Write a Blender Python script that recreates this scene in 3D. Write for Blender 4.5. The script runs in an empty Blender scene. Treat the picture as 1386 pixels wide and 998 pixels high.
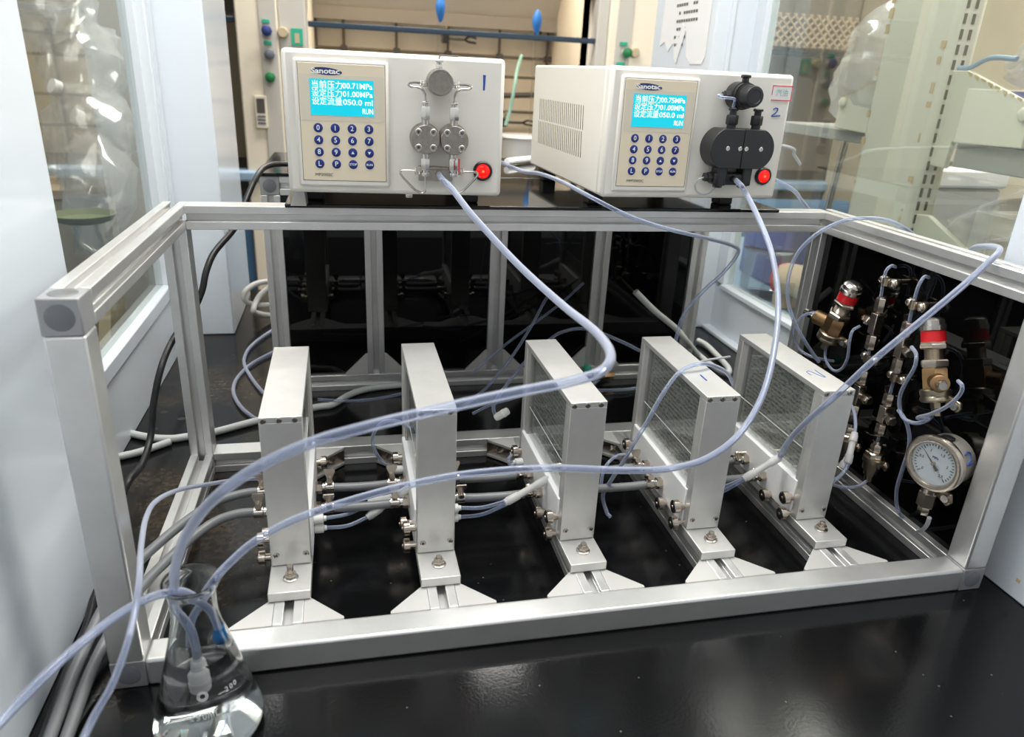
import bpy, bmesh, math, random
from mathutils import Vector, Matrix
random.seed(4)
C = bpy.context.scene.collection
SC = bpy.context.scene
R2 = math.radians

# ---------------------------------------------------------------- camera
CAM = Vector((0.22930, -0.57958, 0.54905)); FPX = 990.98
RX = Vector((0.97700, -0.20800, 0.04700)); UP = Vector((0.03540, 0.37560, 0.92610)); BK = Vector((-0.21030, -0.90310, 0.37430))
BK.normalize(); RX = (RX - BK*RX.dot(BK)).normalized(); UP = BK.cross(RX)
cd = bpy.data.cameras.new('camera'); co = bpy.data.objects.new('camera', cd); C.objects.link(co)
cd.sensor_width = 36; cd.sensor_fit = 'HORIZONTAL'; cd.lens = FPX/1386*36; cd.clip_start = .01
co.matrix_world = Matrix(((RX.x, UP.x, BK.x, CAM.x), (RX.y, UP.y, BK.y, CAM.y), (RX.z, UP.z, BK.z, CAM.z), (0, 0, 0, 1)))
cd.dof.use_dof = True; cd.dof.focus_distance = .92; cd.dof.aperture_fstop = 6.5
SC.camera = co

# ---------------------------------------------------------------- world, lights, exposure
w = bpy.data.worlds.new('world'); SC.world = w; w.use_nodes = True
w.node_tree.nodes['Background'].inputs[0].default_value = (.98, .99, 1, 1)
w.node_tree.nodes['Background'].inputs[1].default_value = .34
def area(name, loc, size, power, col=(1, 1, 1), target=None):
    l = bpy.data.lights.new(name, 'AREA'); l.shape = 'RECTANGLE'; l.size, l.size_y = size; l.energy = power; l.color = col
    o = bpy.data.objects.new(name, l); C.objects.link(o); o.location = loc
    if target: o.rotation_euler = (Vector(target)-Vector(loc)).to_track_quat('-Z', 'Y').to_euler()
    return o
area('hood_lamp', (.40, .30, 1.28), (1.0, .4), 15, (1, .98, .95))
area('room_lamp_front', (-.1, -1.25, 1.6), (1.4, .5), 7, (.97, .98, 1))
area('far_hood_lamp', (.65, 2.72, 1.5), (1.0, .4), 30, (1, .92, .8))
area('aisle_lamp', (.5, 1.9, 1.95), (1.4, .3), 40, (1, .98, .95))
area('left_hood_lamp', (-.6, 1.1, 1.4), (.6, .6), 3.5, (1, .96, .9))
area('right_hood_lamp', (1.65, .7, 1.4), (.6, .8), 22, (1, .96, .9))
SC.view_settings.view_transform = 'Standard'; SC.view_settings.look = 'None'; SC.view_settings.gamma = 1
SC.view_settings.exposure = .25; SC.view_settings.use_curve_mapping = False

# ---------------------------------------------------------------- helpers
def ray(u, v): return (RX*((u-693)/FPX) - UP*((v-499)/FPX) - BK)
def at(u, v, d):
    """point seen at photo pixel (u,v); d = depth along the view, or (axis, value) of a plane it lies on"""
    r = ray(u, v)
    if isinstance(d, tuple):
        i = 'xyz'.index(d[0]); return CAM + r*((d[1]-CAM[i])/r[i])
    return CAM + r*d
def V(*a): return Vector(a)

M = {}
def mat(name, col, rough=.5, metal=0, noise=None, bump=None, emit=None, spec=.5, coat=0, aniso=None):
    m = bpy.data.materials.new(name); m.use_nodes = True; nt = m.node_tree; b = nt.nodes['Principled BSDF']
    b.inputs['Base Color'].default_value = (*col, 1); b.inputs['Roughness'].default_value = rough; b.inputs['Metallic'].default_value = metal
    b.inputs['Specular IOR Level'].default_value = spec; b.inputs['Coat Weight'].default_value = coat
    if emit: b.inputs['Emission Color'].default_value = (*emit[:3], 1); b.inputs['Emission Strength'].default_value = emit[3]
    if noise or bump:
        tc = nt.nodes.new('ShaderNodeTexCoord'); mp = nt.nodes.new('ShaderNodeMapping'); nz = nt.nodes.new('ShaderNodeTexNoise')
        nt.links.new(tc.outputs['Object'], mp.inputs[0]); nt.links.new(mp.outputs[0], nz.inputs['Vector']); nz.inputs['Detail'].default_value = 4
        if aniso: mp.inputs['Scale'].default_value = aniso
        nz.inputs['Scale'].default_value = (noise or bump)[0]
        if noise:   # (scale, amount)
            rp = nt.nodes.new('ShaderNodeValToRGB'); k = noise[1]
            rp.color_ramp.elements[0].position = .3; rp.color_ramp.elements[1].position = .7
            rp.color_ramp.elements[0].color = (*[c*(1-k) for c in col], 1); rp.color_ramp.elements[1].color = (*[min(1, c*(1+k)) for c in col], 1)
            nt.links.new(nz.outputs['Fac'], rp.inputs[0]); nt.links.new(rp.outputs[0], b.inputs['Base Color'])
        if bump:
            bp = nt.nodes.new('ShaderNodeBump'); bp.inputs['Strength'].default_value = bump[1]; bp.inputs['Distance'].default_value = .001
            nt.links.new(nz.outputs['Fac'], bp.inputs['Height']); nt.links.new(bp.outputs[0], b.inputs['Normal'])
    M[name] = m; return m
mat('alu', (.78, .775, .76), .36, .75, noise=(30, .05))
mat('alu_unit', (.74, .73, .70), .42, .65, noise=(60, .03))
mat('alu_dark', (.30, .30, .30), .4, .8)
mat('cap_plastic', (.20, .21, .23), .45)
mat('cast', (.42, .42, .425), .5, .5)
mat('bracket', (.62, .61, .58), .45, .35)
mat('steel', (.56, .53, .49), .22, 1)
mat('steel_brushed', (.42, .39, .35), .33, 1, noise=(250, .12))
mat('nickel', (.60, .53, .45), .25, 1)
mat('nickel_dark', (.34, .28, .22), .3, 1)
mat('brass', (.47, .30, .15), .3, 1)
mat('bronze', (.42, .36, .27), .3, 1)
mat('black_rubber', (.012, .012, .013), .5)
mat('black_plastic', (.016, .016, .017), .38)
mat('cable_black', (.012, .012, .013), .4)
mat('acrylic', (.002, .002, .002), .02, spec=.35)
mat('acrylic_plate', (.003, .003, .003), .06)
mat('hood_white', (.73, .78, .83), .12, spec=.4)
mat('hood_wall', (.74, .79, .84), .3)
mat('pump_shell', (.80, .77, .70), .32, bump=(900, .03))
mat('keypad', (.78, .68, .51), .4)
mat('keypad_dim', (.70, .63, .51), .3)
mat('key_blue', (.012, .03, .20), .4)
mat('ink_white', (.9, .9, .9), .5)
mat('ink_dark', (.10, .09, .08), .5)
mat('ink_blue', (.03, .08, .32), .5)
mat('ink_green', (.35, .55, .45), .6)
mat('ink_red', (.75, .03, .06), .5)
mat('logo_blue', (.02, .03, .13), .4)
mat('lcd', (.0, .05, .06), .3, emit=(.0, .62, .78, .85))
mat('lcd_text', (.5, .9, .9), .3, emit=(.72, 1, 1, .95))
mat('lamp_red', (.5, .0, .0), .15, emit=(1, .012, .008, .75))
mat('lamp_core', (.8, .1, .02), .2, emit=(1, .16, .04, 1.3))
mat('ptfe', (.92, .92, .915), .45)
mat('gauge_case', (.62, .58, .50), .32, .45)
mat('nylon', (.80, .80, .76), .45)
mat('spacer', (.52, .51, .49), .4, .3)
mat('grey_hose', (.20, .205, .21), .38)
mat('grey_cord', (.52, .51, .48), .5)
mat('white_hose', (.62, .63, .61), .4)
mat('red_band', (.62, .01, .015), .35)
mat('dial', (.74, .78, .82), .5)
mat('paper', (.82, .81, .80), .8)
mat('paper_pink', (.85, .72, .72), .8)
mat('cream', (.78, .70, .56), .5)
mat('cream_wall', (.80, .70, .55), .6, noise=(3, .04))
mat('beige', (.52, .45, .33), .7, noise=(4, .08))
mat('grey_panel', (.50, .47, .42), .5)
mat('baffle', (.55, .51, .45), .5)
mat('baffle_dark', (.34, .31, .27), .5)
mat('rod_dark', (.16, .13, .10), .5, .3)
mat('bar_blue', (.012, .03, .055), .35)
mat('cab_blue', (.06, .14, .24), .4)
mat('sill_blue', (.30, .42, .55), .4)
mat('knob_blue', (.02, .04, .18), .4)
mat('knob_green', (.01, .16, .05), .4)
mat('knob_grey', (.12, .13, .15), .4)
mat('label_green', (.02, .36, .22), .5)
mat('ochre', (.48, .40, .25), .5)
mat('bulb_blue', (.02, .18, .62), .4)
mat('cap_blue', (.01, .22, .55), .35)
mat('dark_metal', (.08, .07, .06), .5)
mat('rack_cream', (.74, .72, .60), .45)
mat('rust', (.60, .47, .27), .8)
mat('olive', (.36, .37, .22), .5)
mat('mint', (.33, .56, .47), .5)
mat('slot_dark', (.10, .085, .06), .8)
mat('shelf_grey', (.33, .34, .32), .5)
mat('tub_grey', (.62, .62, .60), .5)
mat('crate_blue', (.05, .07, .28), .4)
mat('tan', (.68, .54, .38), .7)
mat('lattice', (.26, .22, .17), .6)
mat('floor_grey', (.35, .35, .34), .5)

def node_mat(name, build):
    m = bpy.data.materials.new(name); m.use_nodes = True; nt = m.node_tree
    for n in list(nt.nodes):
        if n.type != 'OUTPUT_MATERIAL': nt.nodes.remove(n)
    out = [n for n in nt.nodes if n.type == 'OUTPUT_MATERIAL'][0]
    nt.links.new(build(nt), out.inputs['Surface']); M[name] = m
def N(nt, t, **k):
    n = nt.nodes.new(t)
    for a, b in k.items(): n.inputs[a].default_value = b
    return n
def tube_mat(name, clear, wall, edge, core=None):
    def f(nt):
        tr = N(nt, 'ShaderNodeBsdfTransparent', Color=(*clear, 1)); df = N(nt, 'ShaderNodeBsdfDiffuse', Color=(*wall, 1)); tl = N(nt, 'ShaderNodeBsdfTranslucent', Color=(*wall, 1))
        gl = N(nt, 'ShaderNodeBsdfGlossy', Roughness=.12); lw = N(nt, 'ShaderNodeLayerWeight', Blend=.35)
        m1 = N(nt, 'ShaderNodeMixShader', Fac=.4); nt.links.new(df.outputs[0], m1.inputs[1]); nt.links.new(tl.outputs[0], m1.inputs[2])
        mr = N(nt, 'ShaderNodeMapRange'); mr.inputs['From Min'].default_value = 0; mr.inputs['From Max'].default_value = .75; mr.inputs['To Min'].default_value = edge[0]; mr.inputs['To Max'].default_value = edge[1]
        nt.links.new(lw.outputs['Facing'], mr.inputs[0])
        if core:
            cm = nt.nodes.new('ShaderNodeMixRGB'); cm.inputs[1].default_value = (*core, 1); cm.inputs[2].default_value = (*wall, 1); nt.links.new(lw.outputs['Facing'], cm.inputs[0])
            nt.links.new(cm.outputs[0], df.inputs[0]); nt.links.new(cm.outputs[0], tl.inputs[0])
        m2 = N(nt, 'ShaderNodeMixShader'); nt.links.new(mr.outputs[0], m2.inputs[0]); nt.links.new(tr.outputs[0], m2.inputs[1]); nt.links.new(m1.outputs[0], m2.inputs[2])
        fr = N(nt, 'ShaderNodeFresnel', IOR=1.36); m3 = N(nt, 'ShaderNodeMixShader'); nt.links.new(fr.outputs[0], m3.inputs[0]); nt.links.new(m2.outputs[0], m3.inputs[1]); nt.links.new(gl.outputs[0], m3.inputs[2])
        return m3.outputs[0]
    node_mat(name, f)
tube_mat('tube', (.89, .93, 1.0), (.90, .91, .97), (.18, .92), (.62, .71, .98))
tube_mat('tube_white', (.9, .92, .95), (.80, .82, .84), (.55, .9))
tube_mat('nylon_clear', (.95, .95, .93), (.92, .92, .91), (.80, .97))
def pane(name, tint, refl, ior=1.5, rough=0):
    def f(nt):
        tr = N(nt, 'ShaderNodeBsdfTransparent', Color=(*tint, 1)); gl = N(nt, 'ShaderNodeBsdfGlossy', Roughness=rough)
        fr = N(nt, 'ShaderNodeFresnel', IOR=ior); mu = nt.nodes.new('ShaderNodeMath'); mu.operation = 'MULTIPLY'; mu.inputs[1].default_value = refl; nt.links.new(fr.outputs[0], mu.inputs[0])
        m = N(nt, 'ShaderNodeMixShader'); nt.links.new(mu.outputs[0], m.inputs[0]); nt.links.new(tr.outputs[0], m.inputs[1]); nt.links.new(gl.outputs[0], m.inputs[2]); return m.outputs[0]
    node_mat(name, f)
pane('pane', (.95, .97, .95), .33)
pane('pane_clear', (.96, .97, .96), .5)
def bag(nt):
    tr = N(nt, 'ShaderNodeBsdfTransparent', Color=(.93, .93, .92, 1)); df = N(nt, 'ShaderNodeBsdfDiffuse', Color=(.8, .8, .78, 1)); gl = N(nt, 'ShaderNodeBsdfGlossy', Roughness=.12)
    a = N(nt, 'ShaderNodeMixShader', Fac=.26); nt.links.new(tr.outputs[0], a.inputs[1]); nt.links.new(df.outputs[0], a.inputs[2])
    b = N(nt, 'ShaderNodeMixShader', Fac=.14); nt.links.new(a.outputs[0], b.inputs[1]); nt.links.new(gl.outputs[0], b.inputs[2]); return b.outputs[0]
node_mat('bag_film', bag)
def glass(name, ior, col=(1, 1, 1)):
    m = mat(name, col, 0); m.node_tree.nodes['Principled BSDF'].inputs['Transmission Weight'].default_value = 1; m.node_tree.nodes['Principled BSDF'].inputs['IOR'].default_value = ior
glass('flask_glass', 1.47, (.97, .99, .99)); glass('water', 1.333)
def bench(nt):
    b = N(nt, 'ShaderNodeBsdfPrincipled'); tc = nt.nodes.new('ShaderNodeTexCoord')
    n1 = N(nt, 'ShaderNodeTexNoise', Scale=5.0, Detail=6.0, Roughness=.62); n2 = N(nt, 'ShaderNodeTexNoise', Scale=320.0, Detail=2.0); n3 = N(nt, 'ShaderNodeTexNoise', Scale=140.0, Detail=3.0)
    for n in (n1, n2, n3): nt.links.new(tc.outputs['Object'], n.inputs['Vector'])
    # worn, stained strip near the left end of the bench (object x)
    sx = nt.nodes.new('ShaderNodeSeparateXYZ'); nt.links.new(tc.outputs['Object'], sx.inputs[0])
    mr = N(nt, 'ShaderNodeMapRange'); mr.inputs['From Min'].default_value = -.28; mr.inputs['From Max'].default_value = -.36; nt.links.new(sx.outputs[0], mr.inputs[0])
    r1 = nt.nodes.new('ShaderNodeValToRGB'); r1.color_ramp.elements[0].position = .50; r1.color_ramp.elements[1].position = .66; nt.links.new(n1.outputs['Fac'], r1.inputs[0])
    mu = nt.nodes.new('ShaderNodeMath'); mu.operation = 'MULTIPLY'; nt.links.new(r1.outputs[0], mu.inputs[0]); nt.links.new(mr.outputs[0], mu.inputs[1])
    r3 = nt.nodes.new('ShaderNodeValToRGB'); r3.color_ramp.elements[0].position = .4; r3.color_ramp.elements[0].color = (.020, .016, .013, 1); r3.color_ramp.elements[1].position = .72; r3.color_ramp.elements[1].color = (.085, .062, .035, 1); nt.links.new(n3.outputs['Fac'], r3.inputs[0])
    mx = nt.nodes.new('ShaderNodeMixRGB'); mx.inputs[1].default_value = (.0045, .0047, .0052, 1); nt.links.new(mu.outputs[0], mx.inputs[0]); nt.links.new(r3.outputs[0], mx.inputs[2])
    # pale specks
    n4 = N(nt, 'ShaderNodeTexVoronoi', Scale=42.0); nt.links.new(tc.outputs['Object'], n4.inputs['Vector'])
    r4 = nt.nodes.new('ShaderNodeValToRGB'); r4.color_ramp.elements[0].position = .03; r4.color_ramp.elements[0].color = (1, 1, 1, 1); r4.color_ramp.elements[1].position = .05; r4.color_ramp.elements[1].color = (0, 0, 0, 1); nt.links.new(n4.outputs['Distance'], r4.inputs[0])
    m5 = nt.nodes.new('ShaderNodeMixRGB'); m5.inputs[2].default_value = (.12, .12, .11, 1); nt.links.new(r4.outputs[0], m5.inputs[0]); nt.links.new(mx.outputs[0], m5.inputs[1])
    nt.links.new(m5.outputs[0], b.inputs['Base Color']); b.inputs['Specular IOR Level'].default_value = .3
    r2 = N(nt, 'ShaderNodeMapRange'); r2.inputs['To Min'].default_value = .10; r2.inputs['To Max'].default_value = .22; nt.links.new(n1.outputs['Fac'], r2.inputs[0]); nt.links.new(r2.outputs[0], b.inputs['Roughness'])
    bp = N(nt, 'ShaderNodeBump', Strength=.07, Distance=.001); nt.links.new(n2.outputs['Fac'], bp.inputs['Height']); nt.links.new(bp.outputs[0], b.inputs['Normal']); return b.outputs[0]
node_mat('bench', bench)
def mottled(nt):
    b = N(nt, 'ShaderNodeBsdfPrincipled', Roughness=.38, Metallic=.2); tc = nt.nodes.new('ShaderNodeTexCoord'); mp = nt.nodes.new('ShaderNodeMapping'); mp.inputs['Scale'].default_value = (1, .55, 1.3)
    n = N(nt, 'ShaderNodeTexNoise', Scale=330.0, Detail=3.0, Roughness=.55, Distortion=.6); nt.links.new(tc.outputs['Object'], mp.inputs[0]); nt.links.new(mp.outputs[0], n.inputs['Vector'])
    wv = N(nt, 'ShaderNodeTexWave', Scale=52.0, Distortion=2.5, Detail=1.0); wv.bands_direction = 'Z'; nt.links.new(tc.outputs['Object'], wv.inputs['Vector'])
    ad = nt.nodes.new('ShaderNodeMath'); ad.operation = 'MULTIPLY_ADD'; ad.inputs[1].default_value = .16; nt.links.new(wv.outputs['Fac'], ad.inputs[0]); nt.links.new(n.outputs['Fac'], ad.inputs[2])
    r = nt.nodes.new('ShaderNodeValToRGB'); r.color_ramp.elements[0].position = .44; r.color_ramp.elements[0].color = (.30, .295, .28, 1); r.color_ramp.elements[1].position = .62; r.color_ramp.elements[1].color = (.86, .85, .81, 1); nt.links.new(ad.outputs[0], r.inputs[0]); nt.links.new(r.outputs[0], b.inputs['Base Color'])
    bp = N(nt, 'ShaderNodeBump', Strength=.5, Distance=.001); nt.links.new(ad.outputs[0], bp.inputs['Height']); nt.links.new(bp.outputs[0], b.inputs['Normal']); return b.outputs[0]
node_mat('mottled', mottled)

def tag(o, label, cat, group=None):
    o['label'] = label; o['category'] = cat
    if group: o['group'] = group
    return o
def thing(name, label, cat, loc=(0, 0, 0), rz=0, group=None):
    o = bpy.data.objects.new(name, None); C.objects.link(o); o.empty_display_size = .02
    o.location = loc; o.rotation_euler = (0, 0, rz); return tag(o, label, cat, group)
def frame_of(d):
    d = Vector(d).normalized(); a = Vector((0, 0, 1)) if abs(d.z) < .9 else Vector((1, 0, 0))
    x = d.cross(a).normalized(); return x, d.cross(x), d
class MB:
    def __init__(s): s.v = []; s.f = []
    def quads(s, rings, closed=True, cap=True):
        n = len(rings[0]); b = len(s.v)
        for r in rings: s.v += [Vector(p) for p in r]
        for i in range(len(rings)-1):
            for j in range(n if closed else n-1):
                k = (j+1) % n; s.f.append((b+i*n+j, b+i*n+k, b+(i+1)*n+k, b+(i+1)*n+j))
        if cap: s.f.append(tuple(b+j for j in reversed(range(n)))); s.f.append(tuple(b+(len(rings)-1)*n+j for j in range(n)))
        return s
    def box(s, x0, x1, y0, y1, z0, z1):
        return s.quads([[(x0, y0, z), (x1, y0, z), (x1, y1, z), (x0, y1, z)] for z in (z0, z1)])
    def lathe(s, p, d, prof, n=20, caps=True, ph=0):
        x, y, d = frame_of(d); p = Vector(p)
        return s.quads([[p+d*t+(x*math.cos(ph+2*math.pi*j/n)+y*math.sin(ph+2*math.pi*j/n))*max(r, 1e-5) for j in range(n)] for t, r in prof], cap=caps)
    def cyl(s, p, q, r, r2=None, n=16, ph=0):
        p, q = Vector(p), Vector(q); return s.lathe(p, q-p, [(0, r), ((q-p).length, r if r2 is None else r2)], n, ph=ph)
    def hexn(s, p, q, r, ph=0):
        p, q = Vector(p), Vector(q); L = (q-p).length; e = min(.0012, L*.2); return s.lathe(p, q-p, [(0, r*.88), (e, r), (L-e, r), (L, r*.88)], 6, ph=ph)
    def ball(s, p, r, n=14):
        return s.lathe(p, (0, 0, 1), [(-r*math.cos(math.pi*i/8), r*math.sin(math.pi*i/8)) for i in range(9)], n)
    def prism(s, pts, d):
        d = Vector(d); pts = [Vector(p) for p in pts]; return s.quads([pts, [p+d for p in pts]])
    def tube(s, pts, r, n=10, sub=8, caps=True):
        P = [Vector(p) for p in pts]
        if sub > 1 and len(P) > 2:
            Q = [P[0]*2-P[1]]+P+[P[-1]*2-P[-2]]; out = []
            for i in range(1, len(Q)-2):
                a, b, c, d = Q[i-1:i+3]
                for k in range(sub):
                    t = k/sub; out.append(.5*((2*b)+(c-a)*t+(2*a-5*b+4*c-d)*t*t+(3*b-a-3*c+d)*t**3))
            out.append(P[-1]); P = out
        T = [(P[min(i+1, len(P)-1)]-P[max(i-1, 0)]).normalized() for i in range(len(P))]
        x = frame_of(T[0])[0]; rings = []
        for p, t in zip(P, T):
            x = (x-t*x.dot(t)).normalized(); y = t.cross(x)
            rings.append([p+(x*math.cos(2*math.pi*j/n)+y*math.sin(2*math.pi*j/n))*r for j in range(n)])
        return s.quads(rings, cap=caps)
    def build(s, name, m, parent=None, bev=0, world=False, smooth=40):
        me = bpy.data.meshes.new(name); o = bpy.data.objects.new(name, me); C.objects.link(o)
        off = Vector((0, 0, 0))
        if parent is None:
            lo = [min(v[i] for v in s.v) for i in range(3)]; hi = [max(v[i] for v in s.v) for i in range(3)]
            off = Vector(((lo[0]+hi[0])/2, (lo[1]+hi[1])/2, lo[2])); o.location = off
        elif world:
            off = ROOT(parent)
        me.from_pydata([tuple(v-off) for v in s.v], [], s.f); me.validate(); me.update()
        bm = bmesh.new(); bm.from_mesh(me); bmesh.ops.recalc_face_normals(bm, faces=bm.faces); bm.to_mesh(me); bm.free()
        if smooth: me.shade_smooth(); me.set_sharp_from_angle(angle=R2(smooth))
        me.materials.append(M[m])
        if parent: o.parent = parent
        if bev:
            b = o.modifiers.new('bevel', 'BEVEL'); b.width = bev; b.segments = 2; b.limit_method = 'ANGLE'; b.angle_limit = R2(50)
        return o
def ROOT(o):
    v = Vector((0, 0, 0))
    while o: v += Vector(o.location); o = o.parent
    return v
def struct(o): o['kind'] = 'structure'; return o
def sbox(name, m, *b, bev=.0015, parent=None):
    o = MB().box(*b).build(name, m, parent, bev=bev, world=bool(parent)); 
    if not parent: struct(o)
    return o
def text(body, m, parent, loc, size, rot=(R2(90), 0, 0), name='lettering', align='CENTER', ext=.0001, width=None, bold=0):
    c = bpy.data.curves.new(name, 'FONT'); c.body = body; c.size = size; c.align_x = align; c.align_y = 'CENTER'; c.extrude = ext; c.offset = bold; c.resolution_u = 3
    o = bpy.data.objects.new(name, c); C.objects.link(o); o.location = loc; o.rotation_euler = rot; o.parent = parent
    c.materials.append(M[m])
    if width:
        bpy.context.view_layer.update()
        if o.dimensions.x > 0: o.scale.x = width/o.dimensions.x
    return o
def profile(ax, a0, a1, c, W=.03, grooves='', g=.0046, d=.009, flat=None):
    """T-slot bar along axis ax from a0 to a1 round centre c; grooves: string of sides such as '+z -y'"""
    h = W/2; i = 'xyz'.index(ax); ia, ib = [(1, 2), (0, 2), (0, 1)][i]; na, nb = 'xyz'[ia], 'xyz'[ib]
    P = []
    def side(nm, f):
        if nm in grooves.split():
            for t, k in ((-g, h), (-g, h-.0018), (-g*1.5, h-.0022), (-g*1.5, h-d), (g*1.5, h-d), (g*1.5, h-.0022), (g, h-.0018), (g, h)): P.append(f(t, k))
    P.append((-h, -h)); side('-'+nb, lambda t, k: (t, -k)); P.append((h, -h)); side('+'+na, lambda t, k: (k, t)); P.append((h, h)); side('+'+nb, lambda t, k: (-t, k)); P.append((-h, h)); side('-'+na, lambda t, k: (-k, -t))
    rings = []
    for a in (a0, a1):
        r = []
        for p in P:
            q = [0, 0, 0]; q[i] = a; q[ia] = c[0]+p[0]; q[ib] = c[1]+p[1]; r.append(tuple(q))
        rings.append(r)
    return MB().quads(rings)

# ================================================================= setting
W, L, D, H = .03, .955, .427, .378
bt = MB().box(-.14, 1.10, -.62, 1.34, -.035, 0).build('workbench', 'bench', bev=.003)
tag(bt, 'black epoxy bench top, stained at its left end, under everything', 'bench')
for x, y in ((-.075, .62), (-.04, .66), (-.085, .56)): MB().cyl(at(x*0+{-.075: 222, -.04: 246, -.085: 208}[x], {-.075: 558, -.04: 567, -.085: 581}[x], ('z', .0003))-V(0, 0, .0003), at({-.075: 222, -.04: 246, -.085: 208}[x], {-.075: 558, -.04: 567, -.085: 581}[x], ('z', .0003)), .0065).build('drain_hole', 'black_rubber', bt, world=True)
sbox('floor', 'floor_grey', -3.2, 4.2, -2.5, 4.6, -.95, -.9, bev=0)
sbox('ceiling', 'hood_wall', -3.2, 4.2, 1.36, 4.6, 2.1, 2.15, bev=0)
# hood interior: left side
sbox('wall_left', 'hood_wall', -.14, -.11, .232, .994, 0, .122)
sbox('trim_1', 'hood_white', -.112, -.055, -.5, .232, 0, 1.3, bev=.002)
wf = sbox('window_1', 'hood_white', -.132, -.104, .2, .885, .122, .146, bev=.002)
sbox('window_frame', 'hood_white', -.132, -.106, .868, .992, .146, 1.3, parent=wf)
sbox('window_frame', 'hood_wall', -.128, -.103, .93, .945, .146, 1.3, parent=wf)
MB().box(-.124, -.119, .2, .868, .146, 1.3).build('glass_pane', 'pane', wf, world=True)
sbox('column_left', 'hood_white', -.141, -.019, .994, 1.29, 0, 1.3, bev=.003)['kind'] = 'structure'
# right side
sbox('wall_right', 'hood_wall', 1.073, 1.10, .128, .962, 0, .106)
sbox('trim_2', 'hood_white', .981, 1.073, -.5, .128, 0, 1.3, bev=.002)
wf = sbox('window_2', 'hood_white', 1.066, 1.098, .128, .93, .106, .117, bev=.002)
sbox('window_frame', 'hood_white', 1.07, 1.098, .925, .962, .117, 1.3, parent=wf)
MB().box(1.082, 1.087, .128, .925, .117, 1.3).build('glass_pane', 'pane', wf, world=True)
p = at(1378, 786, ('x', .981)); sbox('trim_rust', 'rust', .9803, .982, p.y-.0028, p.y+.0022, p.z-.0022, p.z+.002, bev=0)
sbox('column_right', 'hood_white', .981, 1.10, .962, 1.29, 0, 1.3, bev=.003)['kind'] = 'structure'
sbox('trim_3', 'hood_wall', 1.012, 1.020, .955, .963, 0, 1.3, bev=.001)
sbox('baseboard_right', 'hood_wall', 1.052, 1.073, .6, .962, 0, .009, bev=.002)
sbox('trim_4', 'hood_white', -.14, 1.1, -.3, 1.29, 1.3, 1.33, bev=0)
# notice taped to the inner face of the right column
t = thing('paper_notice', 'torn white paper notice taped to the right hood column behind the pumps', 'notice', (.9805, 1.11, .6))
pp = [(.985, .80), (1.235, .80), (1.243, .625), (1.215, .635), (1.19, .612), (1.165, .63), (1.15, .60), (1.135, .585), (1.125, .605), (1.10, .655), (1.085, .60), (1.06, .585), (1.0, .585), (.988, .60)]
MB().prism([V(.9803, y, z) for y, z in pp], (-.0006, 0, 0)).build('sheet', 'paper', t, world=True, smooth=0)
MB().prism([V(.9796, y, z) for y, z in [(1.10, .655), (1.125, .605), (1.135, .585), (1.15, .60), (1.12, .67)]], (-.0008, .001, .001)).build('curl', 'paper', t, world=True, smooth=0)
for i in range(9):
    z = .755-i*.0165; y0 = 1.165-.004*(i % 3)
    mb = MB()
    for k in range(9):
        if random.random() < .85 and not (i > 5 and k > 4): mb.box(.9792, .9796, y0-k*.0125-.009, y0-k*.0125, z, z+.006)
    mb.build('print_line', 'ink_red' if i < 2 else 'ink_dark', t, world=True, smooth=0)

# ================================================================= far hood across the aisle
def bay(i, x0, x1):
    """one walk-in hood of the opposite row"""
    sbox('wall_back', 'cream_wall', x0, x1, 3.1, 3.14, .1, 1.6, bev=0)
    sbox('wall_bay', 'cream', x0-.02, x0, 2.5, 3.1, .1, 1.6, bev=0)
    sbox('wall_bay', 'cream', x1, x1+.02, 2.5, 3.1, .1, 1.6, bev=0)
    sbox('trim_bench', 'dark_metal', x0, x1, 2.44, 3.1, .06, .13, bev=.004)
    sbox('trim_sill', 'sill_blue', x0-.05, x1+.05, 2.36, 2.44, .125, .165, bev=.01)
    sbox('trim_cabinet', 'cab_blue', x0-.05, x1+.05, 2.40, 3.0, -.9, .06, bev=.004)
    # baffle: sloping grey hood plate with a darker lip
    b = MB().prism([V(x0, 3.1, .775), V(x0, 3.1, 1.2), V(x0, 2.72, 1.2), V(x0, 3.0, .775)], (x1-x0, 0, 0)).build('trim_baffle', 'baffle', smooth=0); struct(b)
    b = MB().box(x0, x1, 2.985, 3.01, .728, .780).build('trim_lip', 'baffle_dark', b, world=True)
    b = MB().box(x0, x1, 2.44, 2.50, .83, 1.6).build('trim_header', 'baffle_dark'); struct(b)
    o = MB().box(x0, x1, 2.40, 2.42, .668, .687).build('sash_bar', 'bar_blue', bev=.003)
    tag(o, ['dark blue sash bar of the hood bay far left beyond the window', 'long dark blue sash bar across the far hood behind the pumps', 'blue sash bar seen through the right window glass'][i], 'bar')
bay(1, .11, 1.19); bay(0, -1.5, -.13); bay(2, 1.47, 2.9)
for nm, x0, x1 in (('column_far', -.135, .008), ('column_far', 1.235, 1.47)): sbox(nm, 'cream', x0, x1, 2.38, 2.6, -.9, 2.1, bev=.006)
for nm, x0, x1 in (('column_far', .008, .105), ('column_far', 1.19, 1.235)): sbox(nm, 'grey_panel', x0, x1, 2.39, 2.6, -.9, 2.1, bev=.006)
sbox('trim_strip', 'grey_panel', -.055, .003, 2.374, 2.39, .15, 1.6)
sbox('trim_strip', 'grey_panel', 1.265, 1.325, 2.374, 2.39, .15, 1.6)
sbox('wall_far', 'cream_wall', -3.2, 4.2, 4.5, 4.6, -.9, 2.1, bev=0)
t = thing('support_lattice', 'dark rod lattice fixed to the back wall of the far hood', 'lattice', (.7, 3.08, .13))
for x in (.115, .235, .467, .701, .941, 1.173): MB().cyl((x, 3.07, .13), (x, 3.07, .78), .0065, n=8).build('rod', 'rod_dark', t, world=True)
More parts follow.
